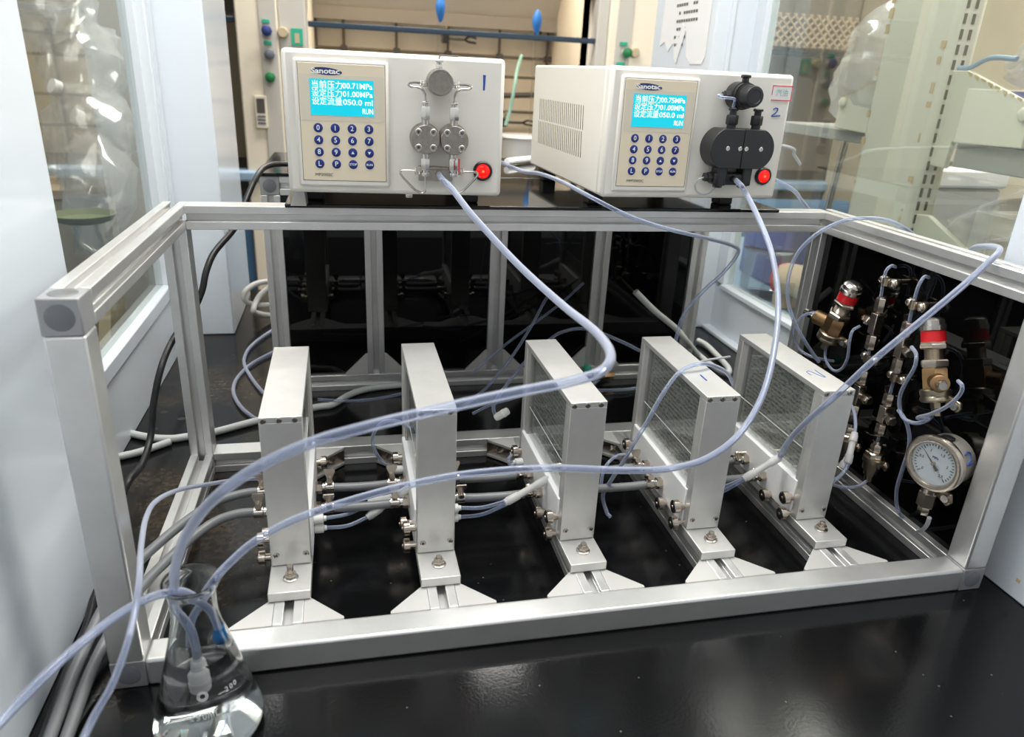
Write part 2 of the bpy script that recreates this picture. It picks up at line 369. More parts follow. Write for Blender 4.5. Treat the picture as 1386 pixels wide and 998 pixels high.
for z in (.615, .53, .375, .25): MB().cyl((.112, 3.058, z), (1.188, 3.058, z), .0065, n=8).build('rod', 'rod_dark', t, world=True)
for x in (.235, .467, .701, .941, 1.173): MB().box(x-.014, x+.014, 3.045, 3.075, .603, .628).build('clamp_boss', 'dark_metal', t, world=True)
def knob(x, z, m, desc):
    t = thing('gas_valve', desc, 'knob', (x, 2.374, z))
    MB().lathe((0, 0, 0), (0, -1, 0), [(0, .016), (.008, .016), (.010, .011), (.022, .011)], 14).build('stem', 'grey_panel', t)
    MB().lathe((0, -.020, 0), (0, -1, 0), [(0, .014), (.003, .019), (.018, .018), (.022, .012)], 8).build('grip', m, t)
knob(-.028, .645, 'knob_blue', 'blue valve knob, topmost on the left far column'); knob(-.024, .569, 'knob_grey', 'dark grey valve knob under a green label on left far column')
knob(-.027, .494, 'knob_green', 'green valve knob lowest on the left far column'); knob(1.305, .641, 'knob_green', 'teal valve knob on the right far column')
def plate(name, x, z, sx, sz, m, desc, cat, y=2.372, th=.006):
    return tag(MB().box(x-sx/2, x+sx/2, y-th, y+.002, z-sz/2, z+sz/2).build(name, m, bev=.001), desc, cat)
plate('valve_label', -.031, .676, .026, .012, 'label_green', 'small green label above the blue knob on left far column', 'label')
plate('valve_label', -.029, .606, .026, .012, 'label_green', 'small green label above the grey knob on left far column', 'label')
plate('valve_label', 1.295, .673, .030, .013, 'label_green', 'green label above the teal knob on right far column', 'label')
plate('valve_label', 1.291, .601, .034, .013, 'label_green', 'green label below the teal knob on right far column', 'label')
for x, z, d in ((.024, .643, 'round ochre cover disc on the left far column'), (1.346, .645, 'round ochre cover disc beside the teal knob')):
    tag(MB().lathe((x, 2.392, z), (0, -1, 0), [(0, .019), (.020, .019), (.025, .015)], 18).build('cover_disc', 'ochre'), d, 'cover')
t = thing('safety_sticker', 'square green sticker with pale figure on the left far column', 'sticker', (.071, 2.388, .631))
MB().box(-.020, .020, -.002, .002, -.028, .028).build('sheet', 'label_green', t); MB().box(-.008, .008, -.003, -.002, -.02, .012).build('print', 'ochre', t)
t = thing('hood_controller', 'cream hood controller with grey keypad on left far column', 'controller', (-.069, 2.378, .375))
MB().box(-.021, .021, -.012, .002, -.058, .055).build('case', 'cream', t, bev=.003); MB().box(-.014, .014, -.0135, -.011, -.005, .045).build('screen', 'dark_metal', t)
for k in range(3): MB().box(-.014, .014, -.014, -.011, -.02-k*.012, -.013-k*.012).build('button', 'knob_grey', t)
def bulb(x, y, z, h, desc):
    t = thing('dropper_bulb', desc, 'bulb', (x, y, .13))
    MB().lathe((0, 0, h), (0, 0, 1), [(0, .004), (.01, .010), (.035, .018), (.06, .021), (.085, .014), (.10, .004)], 14).build('rubber_bulb', 'bulb_blue', t)
    MB().cyl((0, 0, .0), (0, 0, h+.004), .011, n=10).build('glass_tube', 'pane_clear', t)
p = at(596, 30, ('y', 2.75)); bulb(p.x, p.y, p.z, p.z-.13, 'blue rubber bulb on a glass tube, left one in far hood')
p = at(726, 48, ('y', 2.75)); bulb(p.x, p.y, p.z, p.z-.13, 'blue rubber bulb on a glass tube, right one in far hood')
def labclamp(u, v, desc, fl=1):
    p = at(u, v, ('y', 3.0)); t = thing('lab_clamp', desc, 'clamp', p)
    MB().cyl((-.06, 0, 0), (.03, 0, 0), .006, n=8).build('arm', 'dark_metal', t); MB().box(-.075, -.045, -.02, .02, -.02, .02).build('boss_head', 'black_rubber', t, bev=.004)
    MB().tube([(.03, 0, 0), (.05, -.02, .012), (.08, -.02, .006)], .005, n=6).build('jaw', 'black_rubber', t); MB().tube([(.03, 0, 0), (.05, .02, -.008), (.085, .015, -.012)], .005, n=6).build('jaw', 'black_rubber', t)
    MB().cyl((-.06, 0, .02), (-.055, -.02, .045), .005, n=6).build('screw', 'ochre', t)
labclamp(620, 53, 'black lab clamp on the lattice above the left pump'); labclamp(745, 50, 'black lab clamp near the right blue bulb'); labclamp(699, 166, 'black lab clamp low between the two pumps')
t = thing('plastic_tub', 'pale grey plastic tub on far bench seen between the pumps', 'tub', (1.0, 2.75, .13))
MB().lathe((0, 0, 0), (0, 0, 1), [(0, .075), (.005, .085), (.15, .1), (.16, .106), (.165, .106), (.165, .098), (.02, .082)], 20).build('body', 'tub_grey', t); MB().lathe((0, 0, .15), (0, 0, 1), [(0, .103), (.006, .109), (.014, .106)], 20).build('rim', 'tub_grey', t)
tag(MB().tube([at(706, 75, ('y', 2.9)), at(700, 95, ('y', 2.85)), at(696, 120, ('y', 2.8)), at(690, 150, ('y', 2.8)), at(684, 170, ('y', 2.8))], .008).build('rubber_hose', 'mint'), 'thin pale green hose hanging in far hood between pumps', 'hose')
tag(MB().cyl((.80, 3.0, .44), (1.18, 3.0, .46), .012, n=8).build('support_rod', 'dark_metal'), 'dark horizontal rod low in far hood between the pumps', 'rod')

# ================================================================= beyond the left window
sbox('wall_side', 'beige', -1.6, -.16, 2.02, 2.06, -.9, 1.6, bev=0)
sbox('trim_board', 'grey_panel', -.33, -.16, 1.98, 2.02, -.1, 1.6, bev=.004)
tag(MB().box(-1.2, -.15, .35, 2.0, -.02, .02).build('side_bench', 'dark_metal', bev=.003), 'cluttered dark bench beyond the left window', 'bench')
def crumpled(name, c, s, desc, seed, n=18, rot=(0, 0, 0)):
    rnd = random.Random(seed); mb = MB(); E = Matrix.Rotation(rot[2], 3, 'Z') @ Matrix.Rotation(rot[0], 3, 'X'); rings = []; ph = [rnd.uniform(0, 6.28) for _ in range(6)]
    for i in range(15):
        t = -1+2*i/14; rr = max(.05, (1-abs(t)**2.4))**.5*(1-.25*t)
        ring = []
        for j in range(n):
            a = 2*math.pi*j/n; k = 1+.10*math.sin(3*a+ph[0]+2*t)+.09*math.sin(5*a+ph[1]-5*t)+.06*math.sin(9*a+ph[2]+9*t)+rnd.uniform(-.06, .06)
            ring.append(Vector(c)+E @ Vector((s[0]*rr*k*math.cos(a), s[1]*rr*k*math.sin(a), s[2]*(t+.05*math.sin(4*a+ph[3])))))
        rings.append(ring)
    return tag(mb.quads(rings).build(name, 'bag_film', smooth=25), desc, 'bag')
for i, (u, v, x, s, d) in enumerate([(66, 10, -.46, (.10, .12, .06), 'clear plastic bag highest beyond the left window'), (112, 90, -.40, (.10, .15, .07), 'long clear plastic bag beyond left window under the highest bag'), (122, 185, -.36, (.09, .15, .06), 'crumpled clear plastic bag beyond left window, middle of the pile'), (132, 255, -.30, (.07, .13, .045), 'clear plastic bag lowest in the pile beyond left window')]):
    crumpled('plastic_bag', at(u, v, ('x', x)), s, d, i, rot=(.9, 0, .15))
for i, (u, v, x, dx, d) in enumerate([(80, 120, -.42, .05, 'clear plastic bottle lying among bags beyond left window'), (110, 160, -.38, .06, 'clear glass tube with rim lying beyond left window')]):
    p = at(u, v, ('x', x)); t = thing('plastic_bottle', d, 'bottle', p)
    MB().lathe((0, 0, 0), (.6, .6, -.35), [(0, .014), (.03, .014), (.035, .02), (.045, .034), (.14, .034), (.145, .02)], 16).build('body', 'bag_film', t); MB().lathe((0, 0, 0), (-.6, -.6, .35), [(0, .017), (.018, .017)], 14).build('cap', 'ptfe', t)
p = at(115, 300, ('x', -.27)); t = thing('glass_dish', 'pale green glass dish beyond the left window above the bar', 'dish', p)
MB().lathe((0, 0, 0), (0, 0, 1), [(0, .04), (.004, .05), (.016, .058), (.017, .055), (.006, .047)], 22).build('bowl', 'olive', t); MB().lathe((0, 0, -.06), (0, 0, 1), [(0, .03), (.06, .02)], 12).build('foot', 'pane_clear', t)
p = at(80, 240, ('x', -.45)); t = thing('storage_drum', 'tan storage drum behind bags beyond left window', 'drum', (p.x, p.y, .02))
MB().lathe((0, 0, 0), (0, 0, 1), [(0, .1), (.01, .11), (.2, .11), (.21, .105)], 20).build('body', 'beige', t); MB().lathe((0, 0, .21), (0, 0, 1), [(0, .113), (.02, .113), (.025, .1)], 20).build('lid', 'tan', t)
p = at(180, 430, ('x', -.2)); tag(MB().prism([at(150, 470, ('x', -.2)), at(222, 385, ('x', -.2)), at(222, 330, ('x', -.2)), at(150, 400, ('x', -.2))], (-.02, 0, 0)).build('cardboard_sheet', 'ochre', smooth=0), 'yellowish cardboard sheet behind the left window near the frame post', 'cardboard')

# ================================================================= beyond the right window
sbox('wall_side', 'beige', 2.3, 2.34, -.6, 2.38, -.9, 1.6, bev=0)
tag(MB().box(1.12, 2.25, .1, 2.0, -.02, .0).build('side_bench', 'sill_blue', bev=.003), 'pale bench beyond the right window', 'bench')
t = thing('shelf_upright', 'cream slotted shelf upright with rust behind the right window', 'upright', (1.325, .75, 0))
up = MB().box(1.30, 1.36, .667, .855, -.02, 1.2).build('post', 'rack_cream', t, world=True, bev=.012)
for k in range(22):
    z = .26+k*.0255
    for dx in (.016, .034): MB().box(1.30+dx-.0028, 1.30+dx+.0028, .6655, .668, z, z+.017).build('slot', 'slot_dark', up, world=True, smooth=0)
rn = random.Random(3)
mb = MB()
for k in range(16): z = .3+k*.027+rn.uniform(0, .01); y = rn.choice((.852, .853, .69)); mb.box(1.2985, 1.2995, y-rn.uniform(.004, .014), y, z, z+rn.uniform(.004, .02))
o = mb.build('rust_streak', 'rust', t, world=True, smooth=0); o['kind'] = 'stuff'
def bracket(pts, desc, x=1.318, pin=None, edge=None):
    t = thing('shelf_bracket', desc, 'bracket', (x, pts[0][0], pts[0][1]))
    MB().prism([V(x, y, z) for y, z in pts], (.012, 0, 0)).build('plate', 'rack_cream', t, world=True, bev=.002, smooth=0)
    if pin: MB().lathe((x, *pin), (-1, 0, 0), [(0, .011), (.006, .011), (.009, .007)], 14).build('pin', 'rack_cream', t, world=True)
    if edge:
        a, b = V(x-.001, *edge[0]), V(x-.001, *edge[1]); n = 9; m = MB()
        for k in range(n):
            q = a.lerp(b, (k+.2)/n); m.prism([q, q+(b-a)/n*.7, q+(b-a)/n*.5+V(0, 0, -.004-.006*rn.random()), q+V(0, 0, -.003)], (-.0006, 0, 0))
        o = m.build('rust_edge', 'rust', t, world=True, smooth=0); o['kind'] = 'stuff'
bracket([(.70, .59), (.632, .591), (.51, .55), (.478, .542), (.475, .472), (.627, .468), (.63, .421), (.70, .424)], 'large cream shelf bracket with rusty sloping edge right of the upright', pin=(.485, .525), edge=((.632, .591), (.478, .542)))
bracket([(.82, .59), (.977, .535), (.985, .468), (.83, .462)], 'cream shelf bracket left of the slotted upright', pin=(.965, .523), edge=((.84, .583), (.977, .535)))
bracket([(.70, .326), (.637, .332), (.49, .275), (.49, .22), (.70, .22)], 'lowest cream shelf bracket just above the frame bar')
tag(MB().box(1.335, 1.75, .20, .63, .425, .468).build('shelf_board', 'shelf_grey', bev=.002), 'grey shelf board resting on the right large bracket', 'shelf')
tag(MB().box(1.335, 1.75, .86, 1.25, .44, .465).build('shelf_board', 'shelf_grey', bev=.002), 'grey shelf board resting on the left bracket', 'shelf')
t = thing('plastic_crate', 'blue plastic crate on the shelf beyond the right window', 'crate', (1.55, .42, .468))
MB().prism([V(1.345, .30, .468), V(1.345, .60, .468), V(1.345, .61, .56), V(1.345, .29, .56)], (.3, 0, 0)).build('body', 'crate_blue', t, world=True)
for k in range(9):
    for j in range(2): MB().box(1.3435, 1.346, .315+k*.03, .333+k*.03, .484+j*.028, .502+j*.028).build('mesh_hole', 'slot_dark', t, world=True, smooth=0)
tag(MB().box(1.338, 1.3425, .40, .50, .535, .66).build('pink_paper', 'paper_pink'), 'pale pink paper sheet standing at the blue crate', 'paper')
crumpled('plastic_bag', V(1.47, .50, .62), (.10, .15, .07), 'clear plastic bag bulging over the blue crate', 21)
tag(MB().tube([V(1.33, .67, .595), V(1.33, .64, .597), V(1.33, .60, .612), V(1.33, .545, .610)], .0045, n=8).build('blue_strap', 'sill_blue'), 'blue strap lying along the plastic bag on right shelf', 'strap')
crumpled('plastic_bag', V(1.40, .95, .60), (.10, .13, .13), 'clear plastic bag hanging left of the slotted upright', 33)
tag(MB().box(1.345, 1.75, .25, .62, .16, .20).build('shelf_board', 'shelf_grey', bev=.002), 'lower grey shelf board beyond the right window', 'shelf')
crumpled('plastic_bag', V(1.50, .50, .30), (.14, .20, .09), 'large crumpled plastic bag under the right shelf', 8)
tag(MB().cyl((1.36, 1.03, -.02), (1.36, .985, .50), .008, n=10).build('steel_rod', 'steel'), 'thin steel rod left of the slotted upright', 'rod')
t = thing('white_case', 'white plastic case beneath the left bracket', 'case', (1.56, .90, 0))
MB().box(-.08, .1, -.08, .1, .0, .36).build('body', 'tub_grey', t, bev=.01); MB().box(-.085, .105, -.085, .105, .36, .40).build('lid', 'ptfe', t, bev=.006)
t = thing('glass_beaker', 'clear glass beaker beyond the right window bottom corner', 'beaker', (1.36, 1.22, .0))
MB().lathe((0, 0, 0), (0, 0, 1), [(0, .06), (.004, .065), (.125, .065), (.13, .069), (.132, .066), (.126, .062), (.006, .06)], 26).build('body', 'pane_clear', t)
MB().lathe((0, 0, .128), (0, 0, 1), [(0, .065), (.003, .069), (.005, .066)], 26).build('rim', 'flask_glass', t)
t = thing('tan_glove', 'tan rubber glove with red cuff beyond the right window', 'glove', (1.36, 1.02, 0))
crv = [V(0, .1, .06), V(0, .05, .085), V(0, 0, .08), V(.0, -.06, .095)]
MB().tube([V(0, .10, .075), V(0, .03, .085), V(0, -.05, .085), V(0, -.1, .10)], .042, n=12).build('cuff', 'tan', t)
for k in range(4): MB().tube([V(-.02+.014*k, .08, .07), V(-.025+.016*k, .085, .03), V(-.022+.014*k, .075, .0)], .012, n=8).build('finger', 'tan', t)
MB().lathe((0, .095, .073), (0, 1, -.1), [(0, .043), (.008, .045), (.012, .043)], 14).build('cuff_edge', 'ink_red', t)
t = thing('blue_bin', 'blue plastic bin beyond right window behind the beaker', 'bin', (1.55, 1.35, 0))
MB().prism([V(-.12, -.12, 0), V(.2, -.12, 0), V(.2, .14, 0), V(-.12, .14, 0)], (0, 0, .22)).build('body', 'crate_blue', t, bev=.01); MB().box(-.128, .208, -.128, .148, .205, .225).build('rim', 'cab_blue', t, bev=.004)
sbox('wall_lattice', 'lattice', 1.49, 2.85, 2.36, 2.375, .70, 1.0, bev=0)
for i in range(26): struct(MB().cyl((1.5+i*.035, 2.352, .70), (1.5+i*.035+.12, 2.352, .82), .004, n=5).build('trim_lattice', 'tan')); struct(MB().cyl((1.5+i*.035+.12, 2.348, .70), (1.5+i*.035, 2.348, .82), .004, n=5).build('trim_lattice', 'tan'))

# ================================================================= front frame
def gusset(mb_list, a, b, c, nrm, t=.004):
    """corner bracket: cheek triangle a (corner) b c with thickness, clipped tips"""
    a, b, c = V(*a), V(*b), V(*c); k = .13
    pts = [a, b, b+(a-b)*0+(c-b).normalized()*0+ (Vector(nrm)*0), c]
    tipb = b.lerp(c, k); tipb2 = b+(c-a)*k*.55; tipc2 = c+(b-a)*k*.55
    return MB().prism([a, b, tipb2, tipc2, c], Vector(nrm)*t)
fr = thing('rig_frame', 'silver aluminium profile frame standing on black bench, holding five modules', 'frame', (L/2, D/2, 0))
h = W/2
def bar(*a, m='alu', parent=None, name='profile_bar', bev=.0012, **k):
    return profile(*a, **k).build(name, m, parent or fr, world=True, bev=bev)
bar('x', W, L-W, (h, h), bev=.003)
bar('z', W, H-W, (h, h), name='post', bev=.0025); bar('z', W, H-W, (L-h, h), name='post', bev=.0025)
bar('z', 0, H-W, (h, D-h), grooves='-y +y', name='post'); bar('z', 0, H-W, (L-h, D-h), grooves='-y -x', name='post')
bar('y', W, D, (h, H-h), grooves='+z +x'); bar('y', W, D, (L-h, H-h), grooves='+z -x')
bar('x', W, L-W, (D-h, H-h), grooves='-y')
bar('y', W, D-W, (h, h), grooves='+z +x'); bar('y', W, D-W, (L-h, h), grooves='-x +z')
bar('x', W, L-W, (D-h, h), grooves='-y')
for x, z, nx in ((0, H-W, -1), (0, 0, -1), (L-W, 0, 1), (L-W, H-W, 1)):
    c = MB().box(x, x+W, 0, W, z, z+W).build('corner_cube', 'cast', fr, world=True, bev=.0012)
    MB().lathe((x+h, 0, z+h), (0, -1, 0), [(-.002, .0107), (.0003, .0107), (.0006, .010)], 28).build('cap_disc', 'cap_plastic', c, world=True)
    MB().lathe((x+h+nx*h, h, z+h), (nx, 0, 0), [(-.002, .0107), (.0003, .0107), (.0006, .010)], 28).build('cap_disc', 'cap_plastic', c, world=True)
    if z: MB().lathe((x+h, h, z+W), (0, 0, 1), [(-.002, .0107), (.0003, .0107), (.0006, .010)], 28).build('cap_disc', 'alu_dark', c, world=True)
pn = MB().box(.935, .941, W-.004, D-W+.004, .008, H-.008).build('side_panel', 'acrylic', fr, world=True); pn['label'] = 'glossy black side panel'
MB().box(.022, .0225, .36, .40, H-.0002, H+.0002).build('tape_mark', 'ochre', fr, world=True)
US = [(.1339, .0058), (.2912, .0098), (.4578, .0212), (.6182, -.003), (.7674, .0018)]
for x, a in US:
    cx = x+.021
    bar('y', W, D-W, (cx, h), grooves='+z -x', name='cross_rail')
    for s in (-1, 1):
        e = cx+s*(h+.0002)
        g = gusset(None, (e, W, .026), (e, W+.04, .026), (e+s*.04, W, .026), (0, 0, .9)).build('corner_bracket', 'bracket', fr, world=True, smooth=0)
        MB().prism([V(e, W, .002), V(e, W+.04, .002), V(e, W+.04, .026), V(e, W, .026)], (s*.003, 0, 0)).build('flange', 'bracket', g, world=True, smooth=0)
        y1 = D-W
        g = gusset(None, (e, y1, .026), (e, y1-.04, .026), (e+s*.04, y1, .026), (0, 0, .9)).build('corner_bracket', 'bracket', fr, world=True, smooth=0)
        gusset(None, (e, y1, .002), (e, y1-.04, .002), (e+s*.04, y1, .002), (0, 0, .9)).build('cheek', 'bracket', g, world=True, smooth=0)
        MB().prism([V(e, y1, .004), V(e+s*.04, y1, .004), V(e+s*.04, y1, .027), V(e, y1, .027)], (0, -.002, 0)).build('flange', 'nickel_dark', g, world=True, smooth=0)
        MB().hexn((e+s*.022, y1-.002, .015), (e+s*.022, y1-.011, .015), .0065).build('bolt', 'nickel', g, world=True)
        MB().hexn((e, y1-.024, .015), (e+s*.010, y1-.024, .015), .0055).build('bolt', 'nickel', g, world=True)

# ================================================================= rear frame with black panels
rf = thing('rear_rig', 'rear aluminium frame with black glossy panels behind the modules', 'frame', (.49, .82, 0))
Y2, YB = .67, .97
X2 = [.092, .2535, .471, .6635, .855]
for x in X2: bar('z', W if x not in (.092, .855) else 0, H-W, (x+h, Y2+h), parent=rf, grooves='-y', name='post')
for x in (.092, .855): bar('z', 0, H-W, (x+h, YB-h), parent=rf, name='post', grooves='-y')
bar('x', .122, .855, (Y2+h, h), parent=rf, grooves='-y'); bar('x', .122, .855, (Y2+h, H-h), parent=rf, grooves='-y +z')
bar('x', .122, .855, (YB-h, h), parent=rf); bar('x', .122, .855, (YB-h, H-h), parent=rf)
for x in (.092, .855):
    bar('y', Y2+W, YB-W, (x+h, H-h), parent=rf, grooves='+z'); bar('y', Y2+W, YB-W, (x+h, h), parent=rf)
    c = MB().box(x, x+W, Y2, Y2+W, H-W, H).build('corner_cube', 'cast', rf, world=True, bev=.0012)
    MB().lathe((x+h, Y2, H-h), (0, -1, 0), [(-.002, .0107), (.0003, .0107), (.0006, .010)], 28).build('cap_disc', 'cap_plastic', c, world=True)
for a, b in zip(X2, X2[1:]): MB().box(a+W-.003, b+.003, Y2+.008, Y2+.013, W-.004, H-W+.004).build('black_panel', 'acrylic', rf, world=True)
for x in X2[1:4]:
    for s in (-1, 1):
        e = x+h+s*h; g = gusset(None, (e, Y2-.0005, W), (e, Y2-.0005, W+.04), (e+s*.04, Y2-.0005, W), (0, 1, 0), .004).build('corner_bracket', 'bracket', rf, world=True, smooth=0)
        gusset(None, (e, Y2+.022, W), (e, Y2+.022, W+.04), (e+s*.04, Y2+.022, W), (0, 1, 0), .003).build('cheek', 'bracket', g, world=True, smooth=0)
t = tag(MB().box(.151, .841, .386, .663, H+.0003, H+.0053).build('pump_shelf', 'acrylic_plate', bev=.0015), 'black acrylic shelf plate under both pumps, front edge on frame bar', 'shelf')
tag(MB().box(.090, .887, .668, .972, H+.0003, H+.0053).build('rear_shelf', 'acrylic_plate', bev=.0015), 'black acrylic plate lying on the rear frame behind the pumps', 'shelf')

# ================================================================= pumps
ZB = .4046
def font_row(s, m, p, x, y, z, wd, size): return text(s, m, p, (x, y, z), size, align='LEFT', width=wd)
def make_pump(k):
    loc, rz = [((.161, .3429, ZB), -.0373), ((.5487, .3375, ZB), .0356)][k]; w, h, d = .255, .1588, .3487
    t = thing('metering_pump', ['white metering pump with steel twin heads, marked 1, on black shelf', 'white metering pump with black plastic heads, marked 2, on black shelf'][k], 'pump', loc, rz)
    cs = MB().box(.001, w-.001, .020, d, .0005, h-.001).build('housing', 'pump_shell', t, bev=.003)
    MB().box(0, w, 0, .0195, 0, h).build('front_bezel', 'pump_shell', t, bev=.005)
    if k:
        for z0, z1 in ((.0762, .1078), (.0395, .0740)):
            mb = MB()
            for i in range(24):
                y = .091+i*.0092; z = z0; mb.prism([V(.0008, y, z), V(.0008, y+.0022, z), V(.0008, y+.0062, z1), V(.0008, y+.004, z1)], (.0004, 0, 0))
            o = mb.build('vent_slots', 'slot_dark', cs, smooth=0); o['kind'] = 'stuff'
    # keypad module
    MB().box(.0127, .1187, -.0045, .002, .0083, .1492).build('keypad_frame', 'pump_shell', t, bev=.003)
    kp = MB().box(.018, .1142, -.0050, 0, .0155, .1448).build('keypad', 'keypad', t, bev=.0006)
    ol = MB()
    for b in ((.0176, .1146, .0151, .0155), (.0176, .1146, .1448, .1452), (.0176, .018, .0151, .1452), (.1142, .1146, .0151, .1452)): ol.box(b[0], b[1], -.0047, -.0030, b[2], b[3])
    ol.build('keypad_edge', 'ink_dark', kp, smooth=0)
    MB().box(.0195, .1130, -.0052, -.0045, .083, .1325).build('display_window', 'keypad_dim', kp)
    lc = MB().box(.0302, .1016, -.0055, -.004, .0890, .1280).build('lcd_screen', 'lcd', t)
    rows = [('当前压力', ['00.71MPa', '00.75MPa'][k]), ('设定压力', '01.00MPa'), ('设定流量', '050.0 ml')]
    for i, (a, b) in enumerate(rows):
        z = .1214-i*.0088
        text(a, 'lcd_text', lc, (.0318, -.0057, z), .0092, align='LEFT', width=.0335, bold=.00004); text(b, 'lcd_text', lc, (.0665, -.0057, z), .0085, align='LEFT', width=.0335, bold=.00012)
    text('RUN', 'lcd_text', lc, (.0880, -.0057, .0945), .0085, align='LEFT', width=.0120, bold=.00012)
    keys = ['0', '1', '2', '3', '4', '5', '6', '7', '8', '9', '▲', '▼', 'L', 'P', 'STOP', 'RUN']
    for i, s in enumerate(keys):
        x = .0374+(i % 4)*.0192; z = .0750-(i//4)*.01345
        kb = MB().lathe((x, -.0048, z), (0, -1, 0), [(0, .0052), (.0006, .0052), (.0008, .0048)], 22).build('key', 'key_blue', t)
        if s in '▲▼':
            sg = 1 if s == '▲' else -1; MB().prism([V(x-.0019, -.0057, z-sg*.0015), V(x+.0019, -.0057, z-sg*.0015), V(x, -.0057, z+sg*.0017)], (0, .0002, 0)).build('symbol', 'ink_white', kb, smooth=0)
        else: text(s, 'ink_white', kb, (x, -.0057, z), .0078 if len(s) == 1 else .0036, bold=.00005)
    lg = MB().prism([V(.0482+.0172*math.cos(a)*(1+.08*math.cos(a)), -.0053, .1362+.0040*math.sin(a)+.0012*math.cos(a)*-.8) for a in [2*math.pi*i/28 for i in range(28)]], (0, .0004, 0)).build('logo_plate', 'logo_blue', t, smooth=0)
    text('Sanotac', 'ink_white', lg, (.0482, -.0055, .1362), .0078, width=.0315, bold=.0002)
    text(['MP2002C', 'MPF2002C'][k], 'ink_dark', t, (.0315, -.0052, .0222), .0048, align='LEFT', width=[.0205, .0235][k])
    # lit power switch
    sw = MB().lathe((.2313, .0, .0306), (0, -1, 0), [(-.002, .0118), (.003, .0118), (.0045, .0105), (.0045, .0088), (.002, .0085)], 30).build('power_switch', 'black_plastic', t)
    MB().lathe((.2313, -.002, .0306), (0, -1, 0), [(0, .0087), (.002, .0086), (.0038, .006), (.0044, .0026)], 24).build('lit_lens', 'lamp_red', sw); MB().lathe((.2313, -.0060, .0306), (0, -1, 0), [(0, .0022), (.0007, .001)], 12).build('lamp_core', 'lamp_core', sw)
    for x in (.012, .215):
        for y in (.075, .300): MB().box(x, x+.022, y, y+.024, -.0212, 0).build('foot', 'black_rubber', t, bev=.002)
    S = 'steel' if k == 0 else 'black_plastic'
    def nut(p, q, r, m=S, par=None): return MB().hexn(p, q, r).build('nut', m, par or t)
    if k == 0:
        vb = MB().lathe((.1766, .002, .1305), (0, -1, 0), [(0, .0150), (.020, .0150), (.021, .0145), (.0305, .0145), (.0315, .0138), (.0315, .0118), (.0309, .0115)], 36).build('valve_block', 'steel_brushed', t)
        nut((.1756, -.015, .144), (.1756, -.015, .149), .0042); MB().cyl((.1756, -.015, .147), (.1756, -.015, .1535), .0028).build('nut', 'steel', t); nut((.1756, -.015, .1515), (.1756, -.015, .1545), .0050)
        MB().tube([(.1756, -.015, .154), (.1757, -.015, .1568), (.1772, -.015, .1585), (.180, -.015, .1588), (.1975, -.012, .1588)], .0009, n=8, sub=4).build('wire_tube', 'nickel_dark', t)
        for s in (-1, 1):
            cx = .17665+s*.0167
            nut((.1766+s*.0145, -.015, .128), (.1766+s*.0195, -.015, .1285), .0042); nut((.1766+s*.0190, -.015, .1285), (.1766+s*.0225, -.015, .129), .0036)
            MB().tube([(.1766+s*.021, -.015, .1287), (.1766+s*.029, -.017, .1290), (.1766+s*.0345, -.018, .1282), (.1766+s*.0362, -.019, .1262), (.1766+s*.033, -.019, .1243), (.1766+s*.0235, -.019, .1233), (.1766+s*.0180, -.019, .119), (cx, -.018, .112), (cx, -.018, .106)], .0013, n=8, sub=6).build('loop_tube', 'steel', t)
            nut((cx, -.018, .1065), (cx, -.018, .1095), .0044); MB().cyl((cx, -.018, .103), (cx, -.018, .107), .0030).build('nut', 'steel', t)
            nut((cx, -.018, .089), (cx, -.018, .104), .0058); MB().cyl((cx, -.018, .082), (cx, -.018, .090), .0045).build('nut', 'steel', t)
            hd = MB().lathe((cx, .002, .0676), (0, -1, 0), [(0, .0150), (.004, .0150), (.0045, .0178), (.007, .0178), (.0075, .0152), (.018, .0152), (.0185, .0165), (.0305, .0165), (.0315, .0158)], 40).build('pump_head', 'steel_brushed', t)
            for a in (-1, 1):
                for b in (-1, 1): 
                    sc = MB().lathe((cx+a*.0086, -.0285, .0676+b*.0086), (0, -1, 0), [(0, .0040), (.0024, .0040), (.0029, .0034), (.0029, .0019), (.0016, .0018)], 16).build('screw', 'steel', hd)
                    MB().lathe((cx+a*.0086, -.0292, .0676+b*.0086), (0, -1, 0), [(0, .0018), (.0009, .0018)], 6).build('socket', 'ink_dark', hd)
            MB().cyl((cx, -.018, .053), (cx, -.018, .043), .0048).build('nut', 'steel', t); nut((cx, -.018, .046), (cx, -.018, .032), .0056)
            MB().cyl((cx, -.018, .033), (cx, -.018, .025), .0045).build('nut', 'steel', t); nut((cx, -.018, .0295), (cx, -.018, .0255), .0050)
            nut((cx+s*.004, -.018, .031), (cx+s*.010, -.018, .031), .0042); nut((cx+s*.009, -.018, .031), (cx+s*.0125, -.018, .031), .0050)
            MB().tube([(cx+s*.010, -.018, .0312), (cx+s*.022, -.018, .0315), (cx+s*.0285, -.018, .0305), (cx+s*.029, -.018, .0270), (cx+s*.024, -.018, .0205), (cx+s*.013, -.018, .0095), (cx+s*.005, -.018, .0055), (cx+s*.001, -.018, .0068), (cx, -.018, .012), (cx, -.018, .027)], .0014, n=8, sub=6).build('loop_tube', 'steel', t)
        MB().box(.1525, .1925, -.013, .001, .0185, .0352).build('manifold', 'steel_brushed', t, bev=.001); MB().box(.1525, .1925, -.0134, -.012, .0315, .0335).build('manifold_groove', 'nickel_dark', t)
        nut((.1763, -.012, .0278), (.1763, -.020, .0278), .0042)
        rt = MB().box(.1985, .2003, -.0262, -.0250, .031, .047).build('tag_strip', 'ink_red', t); rt['label'] = 'red tag strip'
        MB().prism([V(.2284, -.0002, .1405), V(.2318, -.0002, .1403), V(.2314, -.0002, .1300), V(.2310, -.0002, .1235), V(.2288, -.0002, .1232), V(.2288, -.0002, .130)], (0, .0004, 0)).build('handwritten_mark', 'ink_blue', t, smooth=0)
